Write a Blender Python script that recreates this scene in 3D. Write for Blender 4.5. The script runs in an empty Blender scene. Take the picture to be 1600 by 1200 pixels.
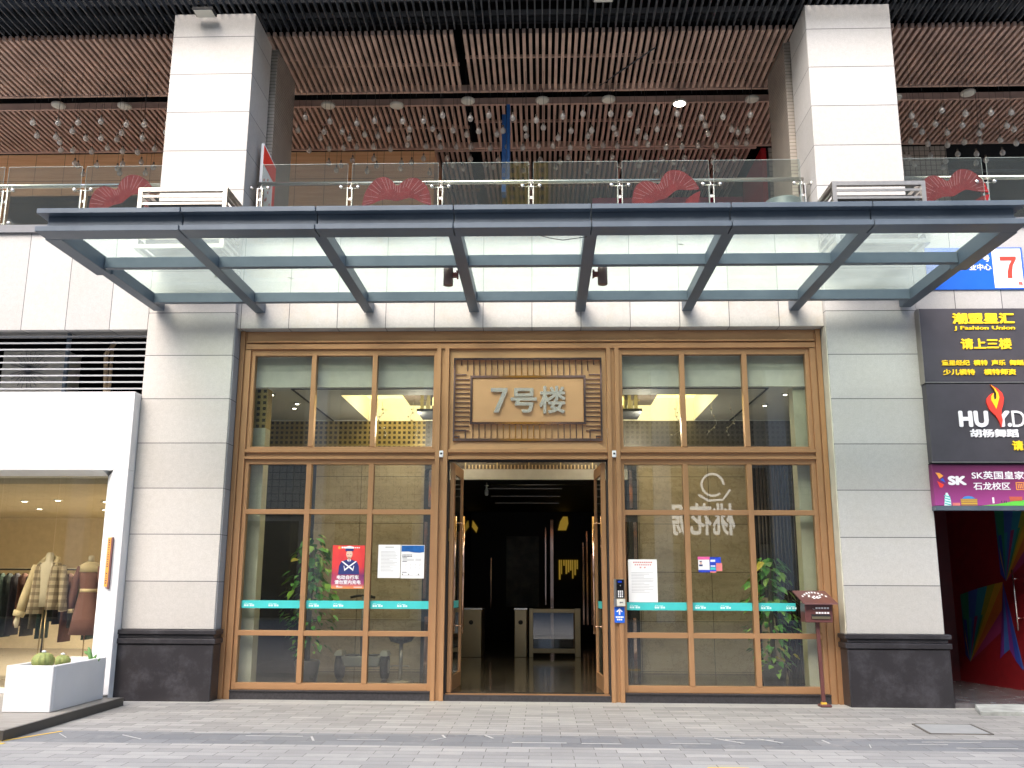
import bpy, math, random
from mathutils import Vector, Matrix
R = math.radians
SC = bpy.context.scene
COL = SC.collection
random.seed(7)

# ------------------------------------------------------------------ camera
cam_d = bpy.data.cameras.new('camera'); cam = bpy.data.objects.new('camera', cam_d); COL.objects.link(cam)
cam_d.sensor_width = 36; cam_d.lens = 1456 / 1600 * 36; cam_d.clip_end = 500; cam_d.clip_start = .05
_p, _y, _r = .2084, .0329, .0046
F = Vector((-math.sin(_y) * math.cos(_p), math.cos(_y) * math.cos(_p), math.sin(_p)))
Rt = Vector((math.cos(_y), math.sin(_y), 0)); U = Rt.cross(F)
R2 = Rt * math.cos(_r) + U * math.sin(_r); U2 = U * math.cos(_r) - Rt * math.sin(_r)
M = Matrix((R2, U2, -F)).transposed().to_4x4(); M.translation = (.21, -13, 1.6)
cam.matrix_world = M
SC.camera = cam

# ------------------------------------------------------------------ sky, sun, exposure
SUN = Vector((-.5, -1, 1.1)).normalized()
w = bpy.data.worlds.new('World'); SC.world = w; w.use_nodes = True
wn = w.node_tree.nodes; wl = w.node_tree.links
sky = wn.new('ShaderNodeTexSky'); sky.sky_type = 'NISHITA'; sky.sun_disc = False
sky.sun_elevation = math.asin(SUN.z); sky.sun_rotation = math.atan2(SUN.x, SUN.y)
sky.air_density = 1.0; sky.dust_density = 4.0; sky.ozone_density = 1.0
wl.new(sky.outputs[0], wn['Background'].inputs[0]); wn['Background'].inputs[1].default_value = .15
sd = bpy.data.lights.new('sun', 'SUN'); sd.energy = 1.05; sd.angle = R(45); sd.color = (1, .955, .90)
so = bpy.data.objects.new('sun', sd); COL.objects.link(so); so.rotation_euler = SUN.to_track_quat('Z', 'Y').to_euler()
SC.view_settings.view_transform = 'Standard'; SC.view_settings.look = 'None'; SC.view_settings.gamma = 1
SC.view_settings.exposure = 1.78
SC.render.engine = 'CYCLES'
cy = SC.cycles
cy.use_denoising = True; cy.max_bounces = 8; cy.diffuse_bounces = 4; cy.glossy_bounces = 4
cy.transparent_max_bounces = 24; cy.sample_clamp_indirect = 6; cy.caustics_reflective = False; cy.caustics_refractive = False

# ------------------------------------------------------------------ materials
def S(v):  # sRGB 0-255 -> linear tuple
    return tuple((c / 255 / 12.92) if c <= 10 else ((c / 255 + .055) / 1.055) ** 2.4 for c in v) + (1,)
def L(*v): return tuple(v) + (1,)
class NT:
    def __init__(s, name):
        s.m = bpy.data.materials.new(name); s.m.use_nodes = True
        s.n = s.m.node_tree.nodes; s.l = s.m.node_tree.links
        s.b = s.n['Principled BSDF']; s.out = s.n['Material Output']
    def new(s, t, **k):
        n = s.n.new('ShaderNode' + t)
        for a, v in k.items(): setattr(n, a, v)
        return n
    def put(s, sock, v):
        if hasattr(v, 'is_output') or isinstance(v, bpy.types.NodeSocket): s.l.new(v, sock)
        else: sock.default_value = v
    def math(s, op, a, b=0., c=None):
        n = s.new('Math', operation=op); s.put(n.inputs[0], a); s.put(n.inputs[1], b)
        if c is not None: s.put(n.inputs[2], c)
        return n.outputs[0]
    def mix(s, f, a, b, bt='MIX'):
        n = s.new('Mix', data_type='RGBA', blend_type=bt); s.put(n.inputs[0], f); s.put(n.inputs[6], a); s.put(n.inputs[7], b); return n.outputs[2]
    def noise(s, scale, det=3, vec=None, rough=.5):
        n = s.new('TexNoise'); n.inputs['Scale'].default_value = scale; n.inputs['Detail'].default_value = det; n.inputs['Roughness'].default_value = rough
        if vec is not None: s.l.new(vec, n.inputs['Vector'])
        return n.outputs[0]
    def pos(s):
        g = s.new('NewGeometry'); return g.outputs['Position']
    def sep(s, v):
        n = s.new('SeparateXYZ'); s.l.new(v, n.inputs[0]); return n.outputs
    def comb(s, x, y, z):
        n = s.new('CombineXYZ'); s.put(n.inputs[0], x); s.put(n.inputs[1], y); s.put(n.inputs[2], z); return n.outputs[0]
    def ramp(s, f, stops):
        n = s.new('ValToRGB'); e = n.color_ramp.elements
        while len(e) < len(stops): e.new(.5)
        for q, (p, c) in zip(e, stops): q.position = p; q.color = c
        s.put(n.inputs[0], f); return n.outputs[0]
    def bump(s, h, st=.3, d=.01):
        n = s.new('Bump'); n.inputs['Strength'].default_value = st; n.inputs['Distance'].default_value = d
        s.l.new(h, n.inputs['Height']); s.l.new(n.outputs[0], s.b.inputs['Normal'])
    def set(s, **k):
        for a, v in k.items():
            s.put(s.b.inputs[{'col': 'Base Color', 'rough': 'Roughness', 'metal': 'Metallic', 'spec': 'Specular IOR Level',
                              'emc': 'Emission Color', 'ems': 'Emission Strength', 'alpha': 'Alpha', 'coat': 'Coat Weight'}[a]], v)
        return s

def plain(name, col, rough=.5, metal=0, spec=.5, var=.08, scale=6, coat=0, bump=0):
    t = NT(name); col = tuple(col[:3]) + (1,)
    f = t.noise(scale, 4, t.pos(), .6)
    lo = tuple(c * (1 - var) for c in col[:3]) + (1,); hi = tuple(min(1, c * (1 + var)) for c in col[:3]) + (1,)
    t.set(col=t.ramp(f, [(.3, lo), (.7, hi)]), metal=metal, spec=spec, coat=coat)
    t.set(rough=t.math('MULTIPLY_ADD', f, .15, max(0, rough - .075)))
    if bump: t.bump(t.noise(scale * 12, 3, t.pos()), bump, .004)
    return t.m
def emit(name, col, st):
    t = NT(name); t.set(col=L(.6, .6, .6), emc=tuple(col[:3]) + (1,), ems=st); return t.m
def glass(name, tint=(.93, .97, .95), refl=1.9, dirt=0, dirt_haze_col=(.6, .65, .6)):  # milky share: grime on the canopy, painted haze and highlights on windows and bulbs
    t = NT(name); t.n.remove(t.b)
    tr = t.new('BsdfTransparent'); tr.inputs[0].default_value = tuple(tint) + (1,)
    gl = t.new('BsdfGlossy'); gl.inputs['Roughness'].default_value = .0
    fr = t.new('Fresnel'); fr.inputs[0].default_value = 1.5
    ge = t.new('NewGeometry'); f = t.math('MULTIPLY', fr.outputs[0], refl); f = t.math('MINIMUM', f, .95); f = t.math('MULTIPLY', f, t.math('SUBTRACT', 1., ge.outputs['Backfacing']))
    mx = t.new('MixShader'); t.l.new(f, mx.inputs[0]); t.l.new(tr.outputs[0], mx.inputs[1]); t.l.new(gl.outputs[0], mx.inputs[2])
    o = mx.outputs[0]
    if dirt:
        df = t.new('BsdfDiffuse'); df.inputs[0].default_value = tuple(dirt_haze_col) + (1,)
        tl = t.new('BsdfTranslucent'); tl.inputs[0].default_value = tuple(dirt_haze_col) + (1,)
        ad = t.new('MixShader'); ad.inputs[0].default_value = .8; t.l.new(df.outputs[0], ad.inputs[1]); t.l.new(tl.outputs[0], ad.inputs[2])
        n = t.noise(2.2, 5, t.pos(), .6); k = t.math('MULTIPLY_ADD', n, dirt * 1.2, dirt * .4)
        m2 = t.new('MixShader'); t.l.new(k, m2.inputs[0]); t.l.new(o, m2.inputs[1]); t.l.new(ad.outputs[0], m2.inputs[2]); o = m2.outputs[0]
    t.l.new(o, t.out.inputs[0]); return t.m
def stone(name, col, axis='z', pitch=.6419, off=0., pitch2=None, off2=0., width=.010, jc=(.09, .09, .095), var=.07, rough=.6, spec=.35, dirty=.0):
    """granite cladding: joints on z (axis 'z') and / or along x"""
    t = NT(name); P = t.pos(); x, y, z = t.sep(P)
    fine = t.noise(55, 3, P, .8); mid = t.noise(14, 4, P, .6); big = t.noise(.9, 4, P, .6)
    c = tuple(col[:3])
    base = t.ramp(fine, [(.35, tuple(v * .84 for v in c) + (1,)), (.62, tuple(min(1, v * 1.05) for v in c) + (1,))])
    base = t.mix(.35, base, t.ramp(mid, [(.35, tuple(v * .86 for v in c) + (1,)), (.65, tuple(min(1, v * 1.06) for v in c) + (1,))]))
    base = t.mix(t.math('MULTIPLY', t.ramp(big, [(.45, L(0, 0, 0)), (.75, L(1, 1, 1))]), .25), base, tuple(v * k for v, k in zip(c, (.84, .78, .66))) + (1,))
    lines = None; idx = None
    def ln(co, p, o):
        u = t.math('DIVIDE', t.math('SUBTRACT', co, o), p); fr = t.math('FRACT', u)
        d = t.math('MINIMUM', fr, t.math('SUBTRACT', 1., fr))
        return t.math('LESS_THAN', d, width / p / 2), t.math('FLOOR', u)
    if axis == 'z': lines, idx = ln(z, pitch, off)
    if axis == 'x': lines, idx = ln(x, pitch, off)
    if pitch2:
        l2, i2 = ln(x, pitch2, off2); lines = t.math('MAXIMUM', lines, l2); idx = t.math('MULTIPLY_ADD', i2, 7.3, idx)
    wn_ = t.new('TexWhiteNoise', noise_dimensions='1D'); t.l.new(idx, wn_.inputs['W'])
    v = t.math('MULTIPLY_ADD', wn_.outputs[0], var * 2, 1 - var)
    base = t.mix(1., base, t.comb(v, v, v), 'MULTIPLY')
    if dirty:
        n = t.noise(3.5, 6, P, .7); base = t.mix(t.math('MULTIPLY', t.ramp(n, [(.52, L(0, 0, 0)), (.8, L(1, 1, 1))]), dirty), base, L(.38, .31, .2))
    t.set(col=t.mix(lines, base, tuple(jc) + (1,)), rough=rough, spec=spec)
    t.bump(t.math('SUBTRACT', t.math('MULTIPLY', fine, .15), lines), .5, .003)
    return t.m

JZ = .94 - .6419  # slab joints
m_stone = stone('pale_granite_cladding', (.50, .48, .455), 'z', .6419, JZ - .005)
m_stone_r = stone('pale_grey_granite_cladding', (.48, .47, .455), 'z', .6419, JZ - .02)
m_lintel = stone('granite_lintel_panels', (.50, .485, .455), 'x', .7145, .065, dirty=.5)
m_wall_l = stone('granite_wall_panels', (.455, .448, .44), 'x', .66, -7.45)
m_wall_r = stone('granite_wall_panels_right', (.45, .445, .44), 'x', .66, 6.12)
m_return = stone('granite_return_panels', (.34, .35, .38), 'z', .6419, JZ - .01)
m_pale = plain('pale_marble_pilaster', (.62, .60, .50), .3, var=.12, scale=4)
m_granite = plain('polished_dark_granite', (.035, .033, .037), .32, spec=.5, var=.35, scale=30)
def scuffed():
    t = NT('scuffed_dark_granite'); P = t.pos()
    n = t.noise(2.5, 7, P, .75); f = t.noise(90, 2, P, .7)
    c = t.mix(t.ramp(n, [(.48, L(0, 0, 0)), (.72, L(1, 1, 1))]), L(.020, .018, .021), L(.055, .053, .062))
    c = t.mix(t.math('MULTIPLY', t.ramp(f, [(.70, L(0, 0, 0)), (.78, L(1, 1, 1))]), .35), c, L(.3, .3, .3))
    t.set(col=c, rough=t.math('MULTIPLY_ADD', n, .4, .2), spec=.5); return t.m
m_scuff = scuffed()
m_white = plain('white_render', (.66, .66, .675), .55, var=.05, scale=1.3)
m_whiteside = plain('white_painted_side', (.72, .74, .74), .5, var=.05)
def brass(name, c, rough=.33, metal=.7):
    t = NT(name); P = t.pos(); x, y, z = t.sep(P)
    st = t.noise(3.2, 3, t.comb(t.math('MULTIPLY', x, .5), y, t.math('MULTIPLY', z, .6)), .6)
    g = t.noise(160, 2, t.comb(x, y, t.math('MULTIPLY', z, .02)), .6)
    a = tuple(v * .95 for v in c) + (1,); b = tuple(min(1, v * 1.04) for v in c) + (1,)
    col = t.ramp(st, [(.32, a), (.68, b)]); col = t.mix(t.math('MULTIPLY', g, .0), col, tuple(v * .7 for v in c) + (1,))
    t.set(col=col, metal=metal, rough=t.math('MULTIPLY_ADD', st, .04, rough - .02), spec=.5); return t.m
m_brass = brass('brushed_bronze', (.54, .30, .15), .36, .62)
m_brass2 = brass('satin_bronze_plate', (.74, .44, .225), .34, .65)
m_copper = brass('polished_rose_copper', (.72, .47, .37), .10, 1.)
m_chrome = plain('brushed_steel', (.42, .395, .36), .34, 1., var=.06, scale=20)
m_mirror = plain('polished_steel', (.85, .83, .78), .24, 1., var=.03)
m_champagne = brass('champagne_steel', (.40, .33, .21), .3, .9)
def steelpaint():
    t = NT('weathered_grey_steel_paint'); P = t.pos(); n = t.noise(1.7, 6, P, .65); f = t.noise(40, 3, P, .7)
    c = t.ramp(n, [(.3, L(.070, .094, .125)), (.7, L(.105, .135, .170))])
    c = t.mix(t.math('MULTIPLY', t.ramp(f, [(.66, L(0, 0, 0)), (.8, L(1, 1, 1))]), .3), c, L(.17, .15, .13))
    t.set(col=c, rough=t.math('MULTIPLY_ADD', n, .25, .32), spec=.4); return t.m
m_steel = steelpaint()
m_coping = plain('slate_grey_coping', (.14, .145, .16), .5)
m_black = plain('matt_black', (.012, .012, .014), .6)
m_blackgloss = plain('black_glass_panel', (.010, .010, .012), .08, spec=.6)
m_rubber = plain('black_rubber', (.02, .02, .02), .7)
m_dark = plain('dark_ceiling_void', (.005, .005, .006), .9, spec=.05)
m_darkslat = plain('dark_steel_slat', (.06, .066, .075), .5, .2, var=.25, scale=3)
m_brown = plain('brown_timber_slat', (.56, .39, .315), .6, var=.22, scale=2.5)
m_brown2 = plain('brown_timber_slat_deep', (.48, .32, .26), .6, var=.2, scale=2.5)
m_glass = glass('clear_glazing', (.90, .92, .88), 3.2, .02, (.5, .5, .47))  # faint grey veil stands in for the hazy street reflection
m_railglass = glass('railing_glass', (.86, .89, .86), 3.0, .04, (.6, .65, .6))
m_canglass = glass('greenish_canopy_glass', (.885, .96, .925), .6, .17, (.85, .9, .86))
m_edge = plain('green_glass_edge', (.36, .42, .39), .2)
m_bulb = glass('clear_bulb_glass', (.85, .83, .80), 7, .42, (.9, .88, .84))  # milky white share paints in the bright highlights of the bulbs
m_yellow = plain('yellow_lettering', (.95, .66, .02), .45, var=.03)
m_whitetxt = plain('white_lettering', (.82, .82, .85), .45, var=.02)
m_silver = brass('satin_steel_lettering', (.80, .78, .70), .25, .8)
m_signblack = plain('charcoal_sign_panel', (.055, .052, .062), .42, var=.12, scale=3)
m_blue = plain('blue_sign_face', (.008, .115, .62), .4, var=.03)
m_red7 = plain('red_numeral', (.80, .055, .035), .4, var=.02)
m_paper = plain('white_paper', (.80, .80, .81), .7, var=.02)
m_ink = plain('grey_ink', (.42, .42, .44), .7); m_inkd = plain('dark_ink', (.06, .06, .08), .7)
m_redink = plain('red_ink', (.60, .18, .16), .7)
m_teal = plain('teal_film', (.06, .52, .52), .35, var=.05)
m_tealw = plain('pale_film_print', (.68, .86, .86), .4)
m_maroon = plain('maroon_painted_metal', (.115, .042, .040), .35, var=.1)
m_bluebanner = plain('blue_hanging_banner', (.006, .10, .34), .55)
m_leafA = plain('pothos_leaf', (.075, .27, .04), .35, var=.5, scale=9)
m_leafB = plain('young_pothos_leaf', (.24, .45, .06), .35, var=.3, scale=9)
m_leafY = plain('yellowing_leaf', (.50, .42, .04), .4, var=.2)
m_stem = plain('plant_stem', (.10, .085, .04), .7)
m_orange = plain('orange_sign_strip', (.85, .35, .06), .45, var=.05)
m_plum = plain('plum_edge', (.16, .07, .07), .5)
def marble():
    t = NT('beige_travertine'); P = t.pos(); x, y, z = t.sep(P)
    n = t.noise(1.4, 8, t.comb(t.math('MULTIPLY', x, .8), y, t.math('MULTIPLY', z, 2.6)), .7)
    v = t.noise(2.3, 6, P, .75); vein = t.math('LESS_THAN', t.math('ABSOLUTE', t.math('SUBTRACT', v, .5)), .012)
    c = t.ramp(n, [(.3, L(.34, .265, .175)), (.5, L(.45, .36, .25)), (.72, L(.54, .45, .33))])
    c = t.mix(t.math('MULTIPLY', vein, .4), c, L(.20, .14, .08))
    def ln(co, p, o):
        fr = t.math('FRACT', t.math('DIVIDE', t.math('SUBTRACT', co, o), p)); return t.math('LESS_THAN', t.math('MINIMUM', fr, t.math('SUBTRACT', 1., fr)), .004 / p)
    j = t.math('MAXIMUM', ln(x, 1.22, -.55), ln(z, .82, .12))
    t.set(col=t.mix(j, c, L(.07, .055, .04)), rough=.25, spec=.5); return t.m
m_marble = marble()
def grid_mat(name, col, jc, p, wd, hole=False, rough=.5, metal=0, axes='xz', gap=0):
    t = NT(name); P = t.pos(); X = t.sep(P); a = X['XYZ'.index(axes[0].upper())]; b = X['XYZ'.index(axes[1].upper())]
    def d(co):
        fr = t.math('FRACT', t.math('DIVIDE', co, p)); return fr
    fa, fb = d(a), d(b)
    if hole:
        k = t.math('MULTIPLY', t.math('LESS_THAN', t.math('ABSOLUTE', t.math('SUBTRACT', fa, .5)), wd), t.math('LESS_THAN', t.math('ABSOLUTE', t.math('SUBTRACT', fb, .5)), wd))
    else:
        k = t.math('MAXIMUM', t.math('LESS_THAN', fa, wd), t.math('LESS_THAN', fb, wd))
    n = t.noise(5, 4, P); c = t.ramp(n, [(.3, tuple(v * .85 for v in col) + (1,)), (.7, tuple(min(1, v * 1.12) for v in col) + (1,))])
    t.set(col=t.mix(k, c, tuple(jc) + (1,)), rough=rough, metal=metal); t.bump(k, .4, -.003) if not hole else None
    return t.m
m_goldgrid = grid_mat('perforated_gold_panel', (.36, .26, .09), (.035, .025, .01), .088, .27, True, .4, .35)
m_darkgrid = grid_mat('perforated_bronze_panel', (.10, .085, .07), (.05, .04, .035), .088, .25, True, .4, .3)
m_mosaic = grid_mat('taupe_mosaic_tiles', (.36, .32, .275), (.05, .045, .04), .105, .10, False, .45)
m_mosaicY = grid_mat('taupe_mosaic_tiles_side', (.36, .32, .275), (.05, .045, .04), .06, .12, False, .45, axes='yz')
m_opptile = grid_mat('beige_facade_tiles', (.62, .56, .46), (.22, .2, .16), .30, .09, False, .5)
m_oppyel = grid_mat('yellow_perforated_facade', (.85, .50, .03), (.12, .07, .01), .42, .26, True, .5)
def wood():
    t = NT('orange_oak_panelling'); P = t.pos(); x, y, z = t.sep(P)
    n = t.noise(1.5, 6, t.comb(t.math('MULTIPLY', x, .6), y, t.math('MULTIPLY', z, 14.)), .6)
    c = t.ramp(n, [(.3, L(.70, .37, .18)), (.7, L(.88, .54, .30))])
    fr = t.math('FRACT', t.math('DIVIDE', x, .61)); j = t.math('LESS_THAN', fr, .012)
    fz = t.math('FRACT', t.math('DIVIDE', t.math('SUBTRACT', z, .1), 1.2)); j = t.math('MAXIMUM', j, t.math('LESS_THAN', fz, .008))
    t.set(col=t.mix(j, c, L(.08, .035, .015)), rough=.45); return t.m
m_wood = wood()
m_magenta = plain('magenta_wall_paint', (.50, .035, .12), .5, var=.1)
m_redwall = plain('deep_red_paint', (.20, .010, .014), .42, var=.12)
m_tan = plain('tan_shop_wall', (.76, .68, .54), .6, var=.08)
m_lobbyceil = plain('lobby_ceiling_paint', (.86, .85, .82), .6, var=.03)
m_navy = plain('navy_panelling', (.028, .030, .045), .4)
m_cove = emit('lit_cove_ceiling', (1., .78, .20), .95)
m_crystal = plain('champagne_glass_rod', (.62, .54, .30), .15, .2, var=.2)
m_lampdisc = plain('cream_lamp_diffuser', (.66, .64, .56), .4)
m_lamplit = emit('lit_lamp_diffuser', (1., .93, .75), 5.)
m_spot = emit('lit_downlight', (1., .93, .78), 6.)
m_goldreflect = emit('gold_reflection_glow', (.9, .55, .05), .07)  # weak glow painting gold reflections in the corridor
m_blackfloor = plain('polished_black_marble', (.018, .016, .014), .10, spec=.7, var=.4, scale=2)
def floortile():
    t = NT('polished_brown_marble_floor'); P = t.pos(); n = t.noise(1.2, 7, P, .7)
    t.set(col=t.ramp(n, [(.35, L(.028, .024, .019)), (.7, L(.07, .058, .042))]), rough=.12, spec=.6); return t.m
m_lobbyfloor = floortile()
def lip_mat():
    t = NT('cracked_red_film'); P = t.pos(); x, y, z = t.sep(P)
    v = t.new('TexVoronoi', feature='DISTANCE_TO_EDGE'); t.l.new(t.comb(t.math('MULTIPLY', x, 1.6), y, z), v.inputs['Vector']); v.inputs['Scale'].default_value = 7
    n = t.noise(9, 5, P, .7)
    k = t.math('MULTIPLY', t.math('LESS_THAN', v.outputs[0], .006), t.math('GREATER_THAN', n, .42))
    c = t.ramp(n, [(.35, L(.19, .008, .012)), (.65, L(.27, .014, .019))])
    t.set(col=t.mix(k, c, L(.25, .12, .12)), rough=.7, spec=.1); return t.m
m_lip = lip_mat()
m_scratch = plain('pale_pink_scratch', (.34, .17, .17), .7)
m_lipmouth = plain('grey_green_film', (.10, .105, .095), .5)
def paving():
    t = NT('grey_granite_setts'); P = t.pos(); x, y, z = t.sep(P)
    def brick(bw, rh, c1, c2, mort, ms, off=(0, 0)):
        b = t.new('TexBrick', offset=.5); b.inputs['Scale'].default_value = 1
        b.inputs['Brick Width'].default_value = bw; b.inputs['Row Height'].default_value = rh; b.inputs['Mortar Size'].default_value = ms
        b.inputs['Mortar Smooth'].default_value = .1; b.inputs['Bias'].default_value = 0
        b.inputs['Color1'].default_value = c1; b.inputs['Color2'].default_value = c2; b.inputs['Mortar'].default_value = mort
        wob = t.noise(1.1, 2, P); vec = t.comb(t.math('ADD', x, off[0]), t.math('MULTIPLY_ADD', wob, .02, t.math('ADD', y, off[1])), 0.)
        t.l.new(vec, b.inputs['Vector']); return b
    a = brick(.40, .165, L(.215, .213, .21), L(.325, .322, .312), L(.075, .075, .07), .0045)
    c = brick(.42, .175, L(.245, .246, .248), L(.345, .344, .338), L(.08, .08, .078), .004, (.13, .05))
    d = brick(.40, .33, L(.135, .145, .16), L(.18, .19, .205), L(.07, .07, .07), .004, (.2, .05))
    e = brick(.60, .20, L(.33, .325, .31), L(.40, .395, .37), L(.2, .19, .17), .004)
    inb = t.math('MULTIPLY', t.math('LESS_THAN', y, -2.56), t.math('GREATER_THAN', y, -3.27))
    far = t.math('LESS_THAN', y, -3.27); near = t.math('GREATER_THAN', y, -.16)
    col = t.mix(far, a.outputs[0], c.outputs[0]); col = t.mix(inb, col, d.outputs[0]); col = t.mix(near, col, e.outputs[0])
    n = t.noise(1.1, 7, P, .7); sp = t.noise(130, 2, P, .7); st = t.noise(4., 5, P, .7)
    col = t.mix(t.math('MULTIPLY', t.ramp(n, [(.4, L(0, 0, 0)), (.72, L(1, 1, 1))]), .45), col, L(.215, .215, .21))
    col = t.mix(t.math('MULTIPLY', t.ramp(st, [(.55, L(0, 0, 0)), (.72, L(1, 1, 1))]), .35), col, L(.38, .37, .35))
    col = t.mix(.5, col, t.mix(1., col, t.ramp(sp, [(.3, L(.62, .62, .62)), (.65, L(1.3, 1.3, 1.3))]), 'MULTIPLY'))
    t.set(col=col, rough=t.math('MULTIPLY_ADD', n, .3, .45), spec=.4)
    h = t.math('ADD', a.outputs[1], c.outputs[1]); t.bump(t.math('SUBTRACT', t.math('MULTIPLY', sp, .3), t.math('MULTIPLY', a.outputs[1], t.math('SUBTRACT', 1., far))), .35, .004)
    return t.m
m_pave = paving()
m_deck = NT('grey_composite_decking')
def _deck(t=m_deck):
    P = t.pos(); x, y, z = t.sep(P)
    fr = t.math('FRACT', t.math('DIVIDE', y, .14)); j = t.math('LESS_THAN', fr, .05)
    n = t.noise(2, 6, t.comb(x, t.math('MULTIPLY', y, 9.), z), .7)
    t.set(col=t.mix(j, t.ramp(n, [(.3, L(.20, .185, .165)), (.7, L(.33, .31, .28))]), L(.06, .055, .05)), rough=.6); return t.m
m_deck = _deck()
m_deckedge = plain('dark_deck_edge', (.055, .05, .045), .5)
m_cover = plain('grey_cover_slab', (.27, .28, .285), .6, var=.1)
m_yelpaint = plain('yellow_road_paint', (.75, .48, .06), .6, var=.1)
m_whtpaint = plain('white_scratch_paint', (.42, .42, .41), .7)

# ------------------------------------------------------------------ mesh helpers
class MB:
    def __init__(s): s.v = []; s.f = []; s.mi = []; s.k = 0; s.sm = []
    def add(s, vs, fs, smooth=False):
        o = len(s.v); s.v += [tuple(a) for a in vs]
        for f in fs: s.f.append(tuple(i + o for i in f)); s.mi.append(s.k); s.sm.append(smooth)
        return s
    def mat(s, k): s.k = k; return s
    def box(s, x0, x1, y0, y1, z0, z1):
        v = [(x0, y0, z0), (x1, y0, z0), (x1, y1, z0), (x0, y1, z0), (x0, y0, z1), (x1, y0, z1), (x1, y1, z1), (x0, y1, z1)]
        return s.add(v, [(0, 3, 2, 1), (4, 5, 6, 7), (0, 1, 5, 4), (1, 2, 6, 5), (2, 3, 7, 6), (3, 0, 4, 7)])
    def hexa(s, a, b):   # a: 4 bottom pts ccw, b: 4 top pts
        return s.add(list(a) + list(b), [(0, 3, 2, 1), (4, 5, 6, 7), (0, 1, 5, 4), (1, 2, 6, 5), (2, 3, 7, 6), (3, 0, 4, 7)])
    def bar(s, p, q, wx, wy, up=(0, 0, 1)):
        p, q = Vector(p), Vector(q); d = (q - p).normalized(); u = Vector(up)
        if abs(d.dot(u)) > .95: u = Vector((0, 1, 0))
        a = d.cross(u).normalized() * wx / 2; b = a.cross(d).normalized() * wy / 2
        return s.hexa([p - a - b, p + a - b, p + a + b, p - a + b], [q - a - b, q + a - b, q + a + b, q - a + b])
    def tube(s, pts, r, n=10, cap=True):
        pts = [Vector(p) for p in pts]; rr = r if isinstance(r, (list, tuple)) else [r] * len(pts); rings = []
        ref = None
        for i, p in enumerate(pts):
            d = (pts[min(i + 1, len(pts) - 1)] - pts[max(i - 1, 0)]).normalized()
            if ref is None: ref = Vector((0, 0, 1)) if abs(d.z) < .9 else Vector((1, 0, 0))
            a = d.cross(ref).normalized(); b = a.cross(d).normalized(); ref = b
            rings.append([p + (a * math.cos(2 * math.pi * k / n) + b * math.sin(2 * math.pi * k / n)) * rr[i] for k in range(n)])
        vs = [v for g in rings for v in g]; fs = []
        for i in range(len(pts) - 1):
            for k in range(n): fs.append((i * n + k, i * n + (k + 1) % n, (i + 1) * n + (k + 1) % n, (i + 1) * n + k))
        if cap: fs += [tuple(range(n))[::-1], tuple((len(pts) - 1) * n + k for k in range(n))]
        return s.add(vs, fs, True)
    def loft(s, secs, n=20):   # secs: (cx,cy,z,rx,ry)
        vs = [(cx + rx * math.cos(2 * math.pi * k / n), cy_ + ry * math.sin(2 * math.pi * k / n), z) for cx, cy_, z, rx, ry in secs for k in range(n)]
        fs = [(i * n + k, i * n + (k + 1) % n, (i + 1) * n + (k + 1) % n, (i + 1) * n + k) for i in range(len(secs) - 1) for k in range(n)]
        fs += [tuple(range(n))[::-1], tuple((len(secs) - 1) * n + k for k in range(n))]
        return s.add(vs, fs, True)
    def lathe(s, c, prof, n=20):   # prof (r,z) about vertical axis at c
        return s.loft([(c[0], c[1], c[2] + z, r, r) for r, z in prof], n)
    def prism(s, pts, y, t):   # polygon of (x,z), front at y, thickness t backwards
        n = len(pts); vs = [(x, y, z) for x, z in pts] + [(x, y + t, z) for x, z in pts]
        return s.add(vs, [tuple(range(n)), tuple(range(2 * n - 1, n - 1, -1))] + [(i, i + n, (i + 1) % n + n, (i + 1) % n) for i in range(n)])
    def build(s, name, mats, parent=None, loc=(0, 0, 0), bevel=0, flip=True):
        if not isinstance(mats, (list, tuple)): mats = [mats]
        base = Vector(parent_origin(parent)) if parent else Vector(loc)
        me = bpy.data.meshes.new(name); me.from_pydata([Vector(v) - base for v in s.v], [], s.f)
        for m in mats: me.materials.append(m)
        me.polygons.foreach_set('material_index', s.mi); me.polygons.foreach_set('use_smooth', s.sm); me.update()
        if flip:
            import bmesh
            b = bmesh.new(); b.from_mesh(me); bmesh.ops.recalc_face_normals(b, faces=b.faces); b.to_mesh(me); b.free()
        o = bpy.data.objects.new(name, me); COL.objects.link(o)
        if parent: o.parent = parent
        else: o.location = loc
        if bevel:
            md = o.modifiers.new('bevel', 'BEVEL'); md.width = bevel; md.segments = 1; md.limit_method = 'ANGLE'; md.angle_limit = R(40)
        return o
def parent_origin(o):
    v = Vector((0, 0, 0))
    while o: v = v + o.location; o = o.parent
    return v
def tag(o, label=None, cat=None, group=None, kind=None):
    if label: o['label'] = label
    if cat: o['category'] = cat
    if group: o['group'] = group
    if kind: o['kind'] = kind
    return o
def thing(name, loc, label, cat, group=None):
    o = bpy.data.objects.new(name, None); COL.objects.link(o); o.location = loc; o.empty_display_size = .1
    return tag(o, label, cat, group)
def B(*a): return MB().box(*a)
_dg = None
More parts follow.
